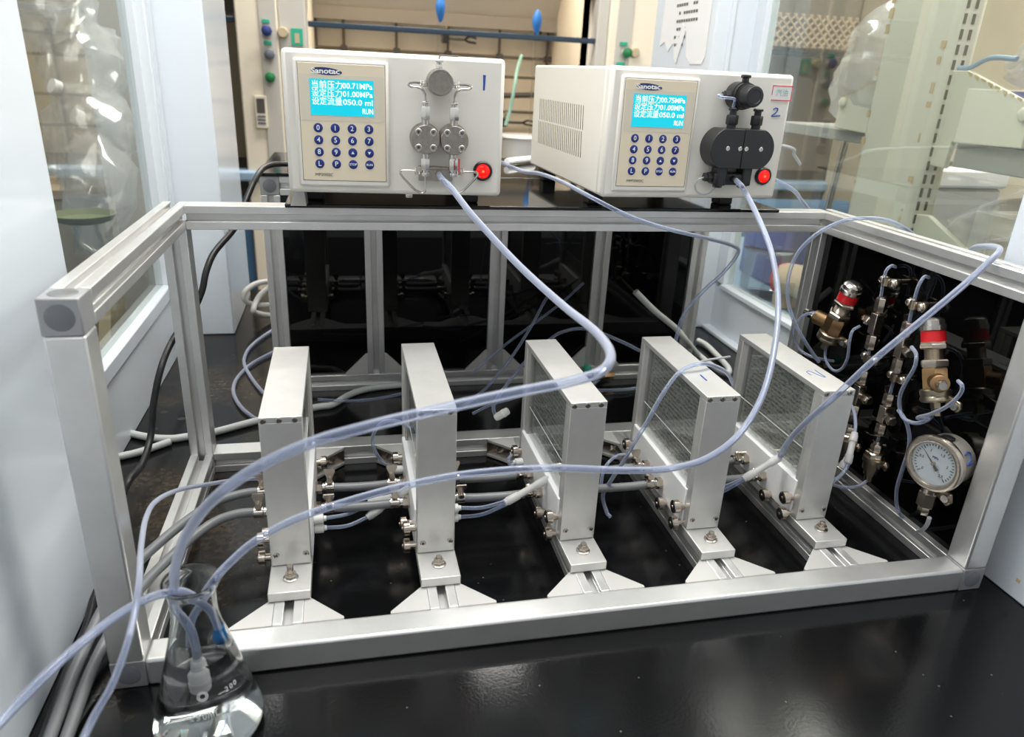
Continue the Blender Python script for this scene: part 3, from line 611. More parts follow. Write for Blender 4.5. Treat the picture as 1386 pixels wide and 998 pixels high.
        MB().hexn((.1423, .02, -.0005), (.1423, .02, -.0065), .0048).build('screw_foot', 'steel', t)
        MB().prism([V(.004, .03, -.0005), V(.014, .03, -.0005), V(.016, .03, -.0212), V(-.003, .03, -.0212)], (0, .03, 0)).build('support_foot', 'spacer', t, smooth=0)
        MB().cyl((w-.002, .20, .028), (w+.012, .20, .028), .0045, n=12).build('outlet_stub', 'steel', t)
    else:
        MB().lathe((.1735, .002, .1311), (0, -1, 0), [(0, .0165), (.020, .0170), (.0205, .0158), (.026, .0158)], 32).build('valve_block', 'black_plastic', t)
        MB().lathe((.1745, -.022, .131), (0, -1, 0), [(0, .0150), (.004, .0150), (.0045, .0135), (.019, .0128), (.021, .0118), (.0215, .0085), (.0208, .008)], 32).build('valve_cap', 'black_plastic', t)
        nut((.1728, -.018, .146), (.1728, -.018, .153), .0042); nut((.1728, -.018, .152), (.1728, -.018, .156), .0062)
        nut((.160, -.012, .131), (.150, -.012, .131), .0062); nut((.151, -.012, .131), (.147, -.012, .131), .0045)
        MB().tube([(.1475, -.012, .1305), (.141, -.014, .1305), (.1385, -.018, .1298), (.1405, -.023, .1285), (.150, -.026, .1280), (.157, -.025, .1270), (.1597, -.022, .1235), (.1600, -.020, .117)], .0018, n=8, sub=6).build('loop_tube', 'tube', t)
        for s, cx in ((-1, .1612), (1, .1965)):
            nut((cx, -.020, .113), (cx, -.020, .1165), .0062); MB().cyl((cx, -.020, .105), (cx, -.020, .114), .0045).build('nut', S, t); nut((cx, -.020, .096), (cx, -.020, .108), .0075); MB().cyl((cx, -.020, .088), (cx, -.020, .097), .0058).build('nut', S, t)
            # D-shaped head
            x0 = .1769 if s < 0 else .1776; c0 = x0+s*.0185; pts = []
            for i in range(25):
                a = -math.pi/2+math.pi*i/24; q = (c0+s*.0265*math.cos(a), .0670+.0265*math.sin(a)); pts.append((q[0], max(.0428, min(.0914, q[1]))))
            pts = [(x0, .0428)]+pts+[(x0, .0914)]
            hd = MB().prism([V(x, .001, z) for x, z in pts], (0, -.031, 0)).build('pump_head', 'black_plastic', t, bev=.0008)
            for sx in ((.1553, .1728) if s < 0 else (.1818, .2030)):
                MB().lathe((sx, -.0292, .0677), (0, -1, 0), [(0, .0030), (.0015, .0030), (.0019, .0026), (.0019, .0014), (.001, .0013)], 14).build('screw', 'steel', hd)
        for cx in (.1575, .1935): MB().box(cx-.0068, cx+.0068, -.024, -.004, .020, .044).build('elbow', S, t, bev=.002); nut((cx, -.014, .022), (cx, -.014, .0165), .0062)
        MB().box(.148, .194, -.022, -.001, .0205, .036).build('manifold', S, t, bev=.003); nut((.150, -.012, .0295), (.1425, -.012, .0295), .0068); nut((.143, -.012, .0295), (.137, -.012, .0295), .0060)
        nut((.1745, -.021, .0290), (.1745, -.029, .0290), .0048)
        MB().tube([(.137, -.012, .029), (.131, -.010, .026), (.1295, -.006, .018), (.134, -.004, .010), (.143, -.004, .006), (.152, -.006, .008), (.156, -.012, .016)], .0011, n=8, sub=6).build('loop_tube', 'tube_white', t)
        st = MB().box(.2235, .2540, -.0006, .0003, .1268, .1457).build('sticker', 'paper', t)
        ol = MB()
        for b in ((.2240, .2535, .1445, .1456), (.2240, .2535, .1269, .1280), (.2240, .2249, .1335, .1456), (.2526, .2535, .1269, .1456)): ol.box(b[0], b[1], -.0009, -.0005, b[2], b[3])
        ol.build('red_border', 'ink_red', st, smooth=0); text('汽油', 'ink_green', st, (.2388, -.0008, .1362), .0098, width=.017)
        MB().tube([(.2305, -.0003, .1155), (.233, -.0003, .1175), (.2365, -.0003, .1172), (.2368, -.0003, .1145), (.234, -.0003, .111), (.2292, -.0003, .1075), (.2350, -.0003, .1078), (.2420, -.0003, .1085)], .0008, n=6, sub=4).build('handwritten_two', 'ink_blue', t)
    return t
make_pump(0); make_pump(1)

# ================================================================= reactor modules
UD, UH, UW = .2023, .178, .0421
def make_unit(i):
    x, a = US[i]
    t = thing('reactor_module', ['flat aluminium reactor module nearest the flask, first of the row', 'flat aluminium reactor module second along the row from the flask', 'flat aluminium reactor module in the middle of the row of five', 'flat aluminium reactor module with a blue dash on its top', 'flat aluminium reactor module marked 2 on top, nearest the pressure gauge'][i], 'reactor', (x, .1101, .0417), a, 'row of five reactor modules')
    B = 'alu_unit'
    MB().box(0, UW, 0, .012, 0, UH-.0065).build('front_bar', B, t, bev=.0006); MB().box(0, UW, 0, UD, UH-.0063, UH).build('top_bar', B, t, bev=.0006)
    MB().box(0, UW, UD-.012, UD, 0, UH-.0065).build('back_bar', B, t, bev=.0006)
    MB().box(.0005, UW-.0005, .0122, .018, .045, UH-.0065).build('inner_frame', 'spacer', t); MB().box(.0025, UW-.0025, UD-.024, UD-.0122, .045, UH-.0065).build('inner_frame', 'spacer', t)
    MB().box(-.0015, UW+.0015, .0122, UD-.0122, -.0005, .050).build('fluid_block', 'ptfe', t, bev=.001)
    MB().box(.010, UW-.010, .018, UD-.024, .0495, UH-.0065).build('catalyst_plate', 'mottled', t)
    for sx in (.0045, UW-.0075): 
        g = MB().box(sx, sx+.003, .018, UD-.024, .0495, UH-.007).build('window_plate', 'pane_clear', t)
        MB().box(sx-.0002, sx+.0002 if sx < .02 else sx+.0032, .0185, UD-.0245, .0905, .0915).build('etched_line', 'ptfe', g, smooth=0)
    bp = MB().box(-.0005, UW+.0005, -.046, UD, -.0114, -.0007).build('base_plate', B, t, bev=.001)
    MB().lathe((.0215, -.0225, -.0007), (0, 0, 1), [(0, .0080), (.0014, .0080), (.0018, .0074)], 22).build('washer', 'steel', bp); MB().hexn((.0215, -.0225, .0010), (.0215, -.0225, .0062), .0062).build('nut', 'nickel', bp); MB().lathe((.0215, -.0225, .006), (0, 0, 1), [(0, .0034), (.004 if i else .009, .0034), (.0045 if i else .0095, .003)], 14).build('stud', 'nickel', bp)
    for sx, sz in ((.0042, UH-.0036), (.0195, UH-.0036), (.0348, UH-.0036), (.0064, .0132), (.0368, .0132)):
        s = MB().lathe((sx, .0005, sz), (0, -1, 0), [(0, .0033), (.0012, .0033), (.0016, .0028), (.0016, .0018), (.0008, .0017)], 16).build('screw', 'steel', t); MB().lathe((sx, -.0007, sz), (0, -1, 0), [(0, .0015), (.0004, .0015)], 6).build('socket', 'ink_dark', s)
    def thumb(y, z, s):
        x0 = 0 if s < 0 else UW
        k = MB().lathe((x0-s*.001, y, z), (s, 0, 0), [(0, .0045), (.008, .0045), (.0082, .0082), (.0145, .0082), (.0152, .0075), (.0152, .006), (.0142, .0058)], 22).build('thumb_screw', 'nickel', t)
        MB().lathe((x0+s*.0135, y, z), (s, 0, 0), [(0, .0060), (.0012, .0059)], 18).build('black_face', 'black_rubber', k); MB().lathe((x0+s*.0140, y, z), (s, 0, 0), [(0, .0026), (.0018, .0022)], 10).build('button', 'nickel_dark', k)
    for y, z in ((.187, .0198), (.058, .002), (.0155, .0243), (.0145, .0015)): thumb(y, z, -1)
    thumb(.187, .0198, 1)
    for s in (-1, 1):
        x0 = 0 if s < 0 else UW
        for y in (.126, .080):
            b = MB().hexn((x0-s*.001, y, .0183), (x0+s*.010, y, .0183), .0078).build('hose_barb', 'nickel', t)
            MB().lathe((x0+s*.009, y, .0183), (s, 0, 0), [(0, .0058), (.004, .0058), (.0042, .0046), (.016, .0046)], 16).build('barb_tip', 'steel', b)
        for y, z in (((.175, .0085),) if s < 0 else ((.055, .0195), (.055, .0065))):
            b = MB().lathe((x0-s*.001, y, z), (s, 0, 0), [(0, .0042), (.003, .0042), (.0032, .0056), (.013, .0056), (.0135, .0048)], 12).build('tube_nut', 'nylon', t)
            MB().lathe((x0+s*.0128, y, z), (s, 0, 0), [(0, .0034), (.003, .003)], 12).build('nut_collar', 'nylon', b)
    if i == 3: MB().tube([V(.0208, .045, UH+.0002), V(.0208, .062, UH+.0002)], .0009, n=6, sub=1).build('handwritten_mark', 'ink_blue', t)
    if i == 4: MB().tube([V(.014, .048, UH), V(.014, .058, UH), V(.018, .061, UH), V(.021, .056, UH), V(.024, .046, UH), V(.0285, .040, UH), V(.0285, .053, UH), V(.029, .064, UH)], .0005, n=6, sub=4).build('handwritten_two', 'ink_blue', t)
    return t
for i in range(5): make_unit(i)
def unit_pt(i, x, y, z):
    X, a = US[i]; return V(X+x*math.cos(a)-y*math.sin(a), .1101+x*math.sin(a)+y*math.cos(a), .0417+z)

# ================================================================= hoses, clamps, tubes
def tube(name, pts, r, m, desc, cat='tube', n=10, group=None):
    P = [p if isinstance(p, Vector) else at(*p) for p in pts]
    return tag(MB().tube(P, r, n=n).build(name, m, smooth=60), desc, cat, group)
def clamp(p, ax, r, desc, up=(0, 0, 1)):
    ax = Vector(ax).normalized(); up = Vector(up); up = (up-ax*up.dot(ax)).normalized(); sd = ax.cross(up)
    t = thing('hose_clamp', desc, 'clamp', p)
    MB().lathe(-ax*.005, ax, [(0, r), (0, r+.0013), (.010, r+.0013), (.010, r), (0, r)], 22, caps=False).build('band', 'steel', t)
    MB().cyl(up*(r+.004)-sd*.006, up*(r+.004)+sd*.008, .0036, n=10).build('screw_housing', 'nickel', t)
    q = up*(r+.007); MB().prism([q-ax*.006+up*.0105, q+ax*.006+up*.0105, q+ax*.0068+up*.007, q+ax*.0022-up*.003, q-ax*.0022-up*.003, q-ax*.0068+up*.007], sd*.0018).build('wing_key', 'nickel', t, smooth=0)
order = ['first', 'second', 'third', 'fourth', 'fifth']
for i in range(4):
    for j, y in enumerate((.126, .080)):
        a, b = unit_pt(i, UW+.013, y, .0183), unit_pt(i+1, -.013, y, .0183); mid = (a+b)/2-V(0, 0, .003)
        nm = ['rear', 'front'][j]
        tube('cooling_hose', [a, a.lerp(b, .3)-V(0, 0, .002), a.lerp(b, .7)-V(0, 0, .002), b], .0056, 'grey_hose', f'grey hose joining {order[i]} and {order[i+1]} module, the {nm} one', 'hose', group='grey hoses between the modules')
        clamp(a+V(.006, 0, 0), (1, 0, 0), .0057, f'winged steel hose clamp on {nm} grey hose leaving {order[i]} module', (0, -.3 if j else .3, 1))
        clamp(b-V(.006, 0, 0), (1, 0, 0), .0057, f'winged steel hose clamp on {nm} grey hose entering {order[i+1]} module', (0, -.5, .8) if i % 2 else (0, .4, 1))
for j, (y, ps) in enumerate(((.126, [V(.09, .232, .061), V(.055, .215, .058), V(.015, .165, .050), V(-.018, .10, .040), V(-.031, .02, .022), V(-.0335, -.08, .007), V(-.033, -.2, .0062), V(-.033, -.4, .0062)]), (.080, [V(.09, .188, .061), V(.06, .175, .056), V(.025, .13, .046), V(.0, .075, .038), V(-.0165, .01, .022), V(-.0205, -.08, .0066), V(-.0205, -.2, .0062), V(-.0205, -.4, .0062)]))):
    a = unit_pt(0, -.013, y, .0183); nm = ['rear', 'front'][j]
    tube('cooling_hose', [a]+ps, .0056, 'grey_hose', f'long grey hose from first module out over left frame bar, the {nm} one', 'hose', group='grey hoses leaving the first module')
    clamp(a-V(.006, 0, 0), (1, 0, 0), .0057, f'winged steel hose clamp on {nm} long grey hose at first module', (0, .2, 1))
PA = lambda k, x, y, z: (V(.161, .3429, ZB) if k == 0 else V(.5487, .3375, ZB))+Matrix.Rotation([-.0373, .0356][k], 3, 'Z') @ V(x, y, z)
FX, FY = .0935, -.055
tube('outlet_tube', [PA(0, .1763, -.018, .0278), PA(0, .1785, -.030, .024), (612, 256, .86), (640, 292, .82), (700, 357, .75), (760, 412, .67), (805, 448, .59), (826, 478, .535), (815, 502, .51), (770, 517, .50), (690, 533, .485), (600, 553, .47), (500, 577, .46), (420, 600, .46), (350, 632, .465), (290, 675, .48), (252, 725, .51), (237, 770, .55), (236, 798, .58), V(.080, FY-.003, .135), V(.090, FY-.005, .11), V(.0915, FY-.004, .075)], .0037, 'tube', 'thick clear tube arcing from the left pump outlet over modules into the flask', n=12)
tube('outlet_tube', [PA(1, .1745, -.026, .029), PA(1, .178, -.04, .022), (1012, 266, .95), (1030, 303, .92), (1045, 345, .89), (1053, 400, .86), (1050, 460, .82), (1034, 530, .775), (1003, 585, .745), (960, 619, .72), (910, 634, .70), (850, 637, .685), (740, 634, .66), (640, 641, .645), (560, 655, .635), (480, 676, .625), (400, 703, .615), (345, 733, .605), (308, 765, .59), (288, 788, .582), V(.100, FY+.006, .135), V(.088, FY+.006, .11), V(.084, FY+.006, .085)], .0034, 'tube', 'clear tube from the right pump outlet running in front of modules into flask', n=12)
tube('return_tube', [V(.108, FY+.012, .092), V(.104, FY+.006, .12), V(.092, FY-.008, .150), V(.082, FY-.016, .1585), V(.066, FY-.022, .159), (150, 840, .535), (80, 897, .495), (0, 978, .455), (-60, 1045, .42)], .0034, 'tube', 'clear tube leaving the flask rim toward the lower left corner', n=12)
tube('feed_tube', [unit_pt(0, -.012, .175, .0085), (320, 650, .90), (280, 656, .84), (240, 664, .77), (212, 678, .71), (198, 700, .67), (191, 740, .605), (188, 790, .535), (178, 850, .50), (155, 920, .475), (125, 975, .455), (95, 1040, .43)], .0024, 'tube', 'thin clear tube from first module curving down past the left post')
tube('pump_tube', [PA(0, .265, .20, .028), (705, 231, 1.06), (730, 235, 1.03), (760, 246, .99), (800, 267, .94), (850, 292, .94), (900, 309, .95), (950, 321, .98), (990, 332, 1.03), (999, 342, 1.06), (980, 368, 1.09), (950, 396, 1.1), (926, 425, 1.1), (916, 455, 1.1), (911, 480, 1.1)], .0027, 'tube', 'clear tube from left pump side passing below the right pump, kinked at window')
tube('pump_tube', [PA(1, .252, .1, .03), PA(1, .268, .09, .03), (1070, 255, 1.10), (1085, 272, 1.13), (1098, 290, 1.16), (1106, 312, 1.18)], .0030, 'tube', 'short clear tube bending down from the right side of the right pump')
tube('pump_tube', [PA(1, .25, .26, .06), (1062, 198, 1.3), (1075, 210, 1.33), (1083, 222, 1.36)], .0028, 'tube_white', 'faint clear tube behind the right pump near the window')
tube('cross_tube', [(1056, 618, .93), (1064, 603, .92), (1075, 588, .90), (1095, 568, .87), (1130, 537, .825), (1180, 490, .80), (1240, 440, .79), (1300, 390, .79), (1335, 358, .80), (1352, 341, .815), (1350, 335, .84), (1335, 333.5, .88), (1318, 336, .93), (1305, 350, 1.0), (1300, 372, 1.05)], .0036, 'tube', 'clear tube rising diagonally from fifth module over the right top bar', n=12)
tube('loop_tube', [(1250, 330, 1.06), (1232, 314, 1.0), (1206, 300, .985), (1178, 295.5, .98), (1144, 298.5, .98), (1110, 314, .98), (1085, 336, .99), (1071, 361, 1.0), (1066, 387, 1.01), (1068, 415, 1.02), (1077, 440, 1.03), (1091, 465, 1.04), (1108, 490, 1.06)], .0026, 'tube', 'clear tube looping over the right top bar corner down to the valves')
XP = ('x', .905)
tube('loop_tube', [(1104, 423, ('x', .885)), (1088, 427, ('x', .875)), (1077, 440, ('x', .87)), (1074, 454, ('x', .87)), (1080, 471, ('x', .88)), (1096, 482, ('x', .89)), (1116, 487, XP), (1128, 489, ('x', .925))], .0020, 'tube', 'thin tube from arm of the left relief valve curling downward')
tube('loop_tube', [(1117.5, 470, XP), (1117.5, 487, ('x', .90)), (1127, 501, ('x', .90)), (1138.5, 500, ('x', .90)), (1147, 485, ('x', .90)), (1150, 462, ('x', .90)), (1154, 448, XP), (1164, 441.5, ('x', .915))], .0020, 'tube', 'thin tube looping from left relief valve base to the left tee')
tube('loop_tube', [(1234, 470, ('x', .912)), (1240, 480, ('x', .905)), (1238, 497, ('x', .90)), (1226, 518, ('x', .895)), (1218, 537, ('x', .895)), (1218.7, 557, ('x', .895)), (1225, 568, ('x', .895)), (1240, 573, ('x', .895)), (1254, 569, ('x', .90)), (1263, 560, XP), (1264.5, 546, XP)], .0024, 'tube', 'thin tube looping from the right tee to right relief valve base')
tube('loop_tube', [(1297, 516, ('x', .885)), (1302, 522, ('x', .88)), (1301, 531, ('x', .88)), (1292, 542, ('x', .88)), (1277, 553, ('x', .885)), (1258, 561, ('x', .89)), (1244, 564.5, ('x', .90)), (1243, 567, ('x', .912)), (1258, 568, ('x', .925))], .0022, 'tube', 'thin tube from arm of the right relief valve hooking back to the panel')
tube('drop_tube', [(1216, 556, ('x', .918)), (1222, 563, ('x', .91)), (1228, 576, ('x', .91)), (1231, 593, ('x', .91)), (1229, 612, ('x', .91)), (1221, 637, ('x', .912)), (1214, 662, ('x', .915)), (1213.5, 682, ('x', .918)), (1217, 694, ('x', .92)), (1222, 701, ('x', .93))], .0024, 'tube', 'thin tube dropping from lower right tee left of the gauge')
tube('drop_tube', [(1258, 701, ('x', .902)), (1255, 710, ('x', .905)), (1249, 717, ('x', .915)), (1242, 719, ('x', .93))], .0026, 'tube_white', 'short white tube below the pressure gauge fitting')
tube('drop_tube', [(1177, 644, ('x', .915)), (1172, 652, ('x', .91)), (1160, 659, ('x', .89)), (1142, 660, ('x', .87)), (1126, 656, ('x', .84))], .0022, 'tube', 'thin tube from the brass filter base toward fifth module')
tube('panel_tube', [(1213, 362, ('x', .936)), (1207, 360, ('x', .925)), (1200, 366, ('x', .917)), (1196, 380, ('x', .915)), (1192, 404, ('x', .915)), (1188, 422, ('x', .915))], .0021, 'tube', 'thin arched tube entering the black panel above the left fittings column')
tube('panel_tube', [(1258, 376, ('x', .936)), (1251, 375, ('x', .925)), (1243, 388, ('x', .917)), (1238, 405, ('x', .915)), (1233, 425, ('x', .915)), (1230, 442, ('x', .915))], .0021, 'tube', 'thin arched tube entering the black panel above the right fittings column')
tube('module_tube', [(992, 520, .985), (986, 508, .955), (975, 499, .925), (950, 492.5, .90), (921, 503, .89), (896, 535, .88), (875, 573, .88), (858, 600, .89), (845, 623, .91), (826, 652, .94), (816, 671, .955), (821, 693, .945), (826, 700, .94)], .0026, 'tube', 'clear tube arching over the top of the fourth module')
tube('module_tube', [(925, 497, 1.02), (950, 489, 1.03), (988, 483, 1.05)], .0016, 'tube_white', 'short thin tube behind fourth module ending in a white tip')
tube('module_tube', [(565, 592, .90), (556, 580, .915), (538, 570.5, .93), (520, 571, .94), (509, 581, .95), (504, 597, .96), (510, 615, .965), (519, 626, .97), unit_pt(1, -.014, .175, .0085)], .0023, 'tube', 'thin tube looping beside the second module')
tube('module_tube', [unit_pt(2, -.012, .175, .0085), (691, 630, 1.0), (688, 622, 1.0), (694, 615, 1.02)], .0021, 'tube', 'short thin tube curling at the third module left port')
tube('module_tube', [unit_pt(3, -.012, .175, .0085), (840, 616, 1.0), (828, 622, .99), (817, 637, .98), (813, 660, .97)], .0022, 'tube', 'short thin tube curling at the fourth module left port')
BB = ('z', .005)
tube('bench_tube', [(375, 443, BB), (350, 460, BB), (337, 472, BB), (331, 484, BB), (331, 494, BB), (338, 508, BB), (352, 527, BB), (372, 545, BB)], .0033, 'tube', 'thin tube looping on the bench left of the rear frame, inner loop')
tube('bench_tube', [(380, 472, BB), (350, 487, BB), (334, 498, BB), (321, 512, BB), (316, 525, BB), (318, 538, BB), (328, 553, BB), (346, 567, BB), (365, 575, BB)], .0033, 'tube', 'thin tube looping on the bench behind first module, outer loop')
tube('white_hose', [(100, 555, ('z', .006)), (163, 582, ('z', .006)), (201, 592, ('z', .006)), (230, 594, ('z', .006)), (249, 592, ('z', .006)), (290, 585, ('z', .006)), (347, 570, ('z', .006)), (425, 552, ('z', .006)), (450, 548, ('z', .006)), (472, 535, ('z', .006)), (500, 526, ('z', .006)), (545, 521, ('z', .006)), (600, 517, ('z', .006)), (660, 512, ('z', .006))], .0058, 'white_hose', 'white hose lying across the bench behind first and second module', 'hose')
tube('white_hose', [(140, 622, ('z', .006)), (163, 618, ('z', .006)), (192, 611, ('z', .006)), (230, 598, ('z', .006))], .0055, 'white_hose', 'short white hose joining the bench hose at the left post', 'hose')
tube('white_hose', [(860, 395, ('y', .63)), (885, 420, ('y', .63)), (915, 445, ('y', .635)), (930, 463, ('y', .64)), (945, 480, ('z', .012)), (968, 498, ('z', .008)), (984, 505, ('z', .008)), (986, 499, ('z', .008)), (975, 486, ('z', .008)), (957, 468, ('z', .008)), (945, 461, ('z', .008))], .006, 'white_hose', 'white hose curving in front of the right rear post onto the bench', 'hose')
tube('back_tube', [(745, 397, ('y', .655)), (736, 410, ('y', .65)), (719, 442, ('y', .62)), (695, 480, ('y', .58)), (671, 511, ('y', .54)), (652, 531, ('y', .52)), (610, 562, ('y', .46))], .0026, 'tube', 'thin tube slanting before the black panels down to second module')
tube('back_tube', [(866, 475, ('y', .50)), (842, 463, ('y', .52)), (808, 449, ('y', .55)), (784, 445, ('y', .56)), (760, 450, ('y', .55)), (743, 461, ('y', .54)), (710, 491, ('y', .50)), (686, 521, ('y', .46)), (671, 543, ('y', .44)), (668, 555, ('y', .43)), (672, 564, ('y', .425))], .0028, 'tube', 'clear tube arching behind third module with a white end fitting')
tube('back_tube', [(640, 505, ('y', .60)), (680, 470, ('y', .62)), (720, 440, ('y', .64)), (760, 410, ('y', .655)), (790, 383, ('y', .663))], .0022, 'tube', 'faint thin tube rising before the middle black panel')
tube('back_tube', [(430, 541, ('y', .52)), (470, 543, ('y', .52)), (510, 540, ('y', .52)), (545, 533, ('y', .52)), (600, 520, ('y', .52))], .0024, 'tube', 'thin tube running level behind first and second module')
tube('back_tube', [(840, 508, ('z', .006)), (815, 512, ('z', .006)), (800, 527, ('z', .006)), (840, 528, ('z', .006)), (870, 524, ('z', .006))], .003, 'tube', 'thin tube on the bench behind third and fourth module')
tube('back_tube', [(640, 560, ('y', .44)), (665, 548, ('y', .45)), (690, 541, ('y', .46)), (712, 533, ('y', .47))], .0022, 'tube', 'thin tube behind third module near the white end fitting')
tube('power_cable', [(420, 221, ('y', .72)), (385, 222, ('y', .70)), (368, 223, ('y', .66)), (355, 229, ('y', .63)), (345, 244, ('y', .60)), (336, 264, ('y', .58)), (322, 300, ('y', .55)), (312, 316, ('y', .53)), (290, 342, ('y', .50)), (279, 368, ('y', .48)), (273, 395, ('y', .47)), (258, 428, ('y', .46)), (236, 457, ('x', -.012)), (219, 495, ('x', -.02)), (208, 545, ('x', -.03)), (204, 590, ('x', -.036)), (192, 630, ('x', -.040)), (172, 656, ('x', -.046)), (145, 730, ('z', .0085)), (120, 840, ('z', .0075)), (97, 895, ('z', .0075)), (60, 998, ('z', .0075)), (30, 1090, ('z', .0075))], .0045, 'cable_black', 'black power cable dropping behind the left pump along the left panel', 'cable')
tube('mains_lead', [(400, 380, ('y', 1.12)), (365, 381, ('y', 1.1)), (345, 385, ('y', 1.08)), (332, 395, ('y', 1.06)), (332, 407, ('y', 1.06)), (346, 413, ('y', 1.08)), (380, 414, ('y', 1.1)), (385, 424, ('y', 1.1)), (366, 427, ('y', 1.08)), (348, 424, ('y', 1.06)), (343, 419, ('y', 1.05)), (352, 400, ('y', 1.09)), (370, 385, ('y', 1.12))], .0062, 'grey_cord', 'pale grey cord coiled behind the left hood column', 'cord')
tube('white_strip', [(686, 219, ('z', .391)), (702, 217, ('z', .391)), (722, 215, ('z', .391))], .0065, 'ptfe', 'white plastic rod lying on the black shelf between the pumps', 'rod')
# small fittings lying on tubes
def wye(a, b, desc, side=1, r=.0052, br=None, m='nylon_clear'):
    a, b = (p if isinstance(p, Vector) else at(*p) for p in (a, b)); d = (b-a).normalized(); L_ = (b-a).length; t = thing('tube_connector', desc, 'connector', a)
    MB().lathe((0, 0, 0), d, [(0, r*.8), (.003, r*.85), (.004, r), (L_*.3, r), (L_*.32, r*.8), (L_*.7, r*.85), (L_*.72, r), (L_-.002, r), (L_, r*.8)], 14).build('barrel', m, t)
    if br:
        c = at(*br)-a; e = d*(L_*.72); MB().lathe(e, c-e, [(0, r*.8), ((c-e).length*.5, r*.85), ((c-e).length*.55, r), ((c-e).length, r*.95)], 12).build('branch', m, t)
wye((497, 701, .88), (556, 659, .90), 'white Y connector between first and second module', br=(500, 681, .90)); wye((683, 681, .875), (742, 648, .90), 'white Y connector between second and third module'); wye((1006, 649, .93), (1056, 619, .935), 'white Y connector left of the fifth module')
wye((1157, 586, .96), (1147, 628, .945), 'white Y connector hanging right of the fifth module', br=(1139, 634, .95))
for i, (e1, e2) in enumerate((((500, 683, .90), (498, 700, .88)), ((684, 679, .875), (685, 683, .875)))):
    a1, a2 = unit_pt(i, UW+.014, .055, .0195), unit_pt(i, UW+.014, .055, .0065); q1, q2 = at(*e1), at(*e2)
    tube('jumper_tube', [a1, a1.lerp(q1, .5)-V(0, 0, .004), q1], .0023, 'tube', f'upper short tube from {order[i]} module nuts to its Y connector'); tube('jumper_tube', [a2, a2.lerp(q2, .5)-V(0, 0, .005), q2], .0023, 'tube', f'lower short tube from {order[i]} module nuts to its Y connector')
q = at(1007, 648, .93)
for k, z in ((0, .0195), (1, .0065)): a = unit_pt(3, UW+.012, .055, z); tube('jumper_tube', [a, a.lerp(q, .5)-V(0, 0, .003), q+V(0, 0, -.002*k)], .0023, 'tube', ['upper', 'lower'][k]+' short tube from fourth module to its Y connector')
tube('jumper_tube', [(1150, 545, 1.0), (1156, 558, .985), (1158, 574, .97), (1157, 588, .96)], .0022, 'tube', 'short tube above the Y connector right of fifth module')
tube('jumper_tube', [(1149, 626, .945), (1143, 638, .94), (1133, 648, .935), (1122, 656, .93)], .0024, 'tube', 'short tube below the Y connector right of fifth module')
t = thing('tube_fitting', 'small white end fitting lying behind third module', 'fitting', at(672, 565, ('y', .425)))
a = V(0, 0, 0); d = at(688, 556, ('y', .42))-at(672, 565, ('y', .425)); MB().lathe(-d*.1, d, [(0, .005), (.004, .0062), (d.length, .0062), (d.length*1.1, .005)], 12).build('body', 'nylon', t); MB().lathe(d*.55, d, [(0, .0068), (.003, .0068)], 12).build('collar', 'ptfe', t)
t = thing('tube_fitting', 'teal and brass fitting on rear frame bar behind third module', 'fitting', at(795, 500, ('y', .655)))
MB().ball((0, 0, 0), .009).build('teal_cap', 'label_green', t); MB().hexn((.012, 0, -.012), (.035, 0, -.014), .009).build('body', 'nickel_dark', t); MB().hexn((.035, 0, -.014), (.055, 0, -.014), .0075).build('nut', 'brass', t)

# ================================================================= valves on the black side panel
def regulator(b, tp, arm, desc, rot=0):
    b, tp, arm = V(*b), V(*tp), V(*arm); ax = (tp-b).normalized(); Lr = (tp-b).length; k = Lr/.108; t = thing('relief_valve', desc, 'valve', b)
    def lz(nm, m, pr, n=24, par=None, ph=0): return MB().lathe((0, 0, 0), ax, [(a*k, r) for a, r in pr], n, ph=ph).build(nm, m, par or t)
    lz('inlet_nut', 'bronze', [(-.008, .0055), (0, .0055), (.001, .0065), (.009, .0065)], 6)
    lz('clamp_ring', 'bronze', [(.008, .0150), (.010, .0172), (.013, .0172), (.015, .0162), (.018, .0170), (.022, .0172), (.0235, .0155)])
    bd = lz('body', 'brass', [(.022, .0120), (.024, .0152), (.047, .0152), (.050, .0125)], 6, ph=rot)
    lz('lock_nut', 'nickel', [(.049, .0148), (.0505, .0160), (.0565, .0160), (.058, .0145)], 6, ph=.4)
    lz('thread', 'nickel', [(.0575+i*.0009, .0098 if i % 2 else .0108) for i in range(16)], 20)
    lz('hex_collar', 'nickel', [(.0705, .0145), (.072, .0158), (.0755, .0158), (.0765, .0148), (.079, .0148)], 6, ph=.2); lz('red_band', 'red_band', [(.0785, .0134), (.0915, .0134)]); lz('cap', 'steel', [(.091, .0125), (.0925, .0146), (.098, .0146), (.0985, .0130), (.104, .0128), (.107, .0095), (.108, .004)], 24)
    c = ax*.034*k; e = arm-b; d = (e-c).normalized(); l = (e-c).length
    ab = MB().lathe(c, d, [(0, .0105), (l*.62, .0105), (l*.64, .0085)], 18).build('outlet_arm', 'brass', t); MB().hexn(c+d*(l*.62), c+d*(l*.86), .0066).build('nut', 'nickel', ab); MB().lathe(c+d*(l*.84), d, [(0, .0052), (l*.16, .0046)], 12).build('ferrule', 'steel', ab)
    s = V(0, -.020, .004); q = ax*.016*k
    lug = MB().prism([q+V(.004, -.012, .006), q+V(.004, -.012, -.006), q+V(.004, -.030, -.009), q+V(.004, -.034, -.004), q+V(.004, -.032, .004)], (.004, 0, 0)).build('clamp_lug', 'bronze', t, bev=.001); MB().lathe(q+V(.003, -.027, -.002), (-1, -.3, 0), [(0, .0045), (.003, .0042)], 10).build('lug_screw', 'steel', lug)
    return t
regulator((.905, .306, .203), (.905, .2750, .3035), (.888, .346, .241), 'brass relief valve with red band, left one, leaning right on black panel')
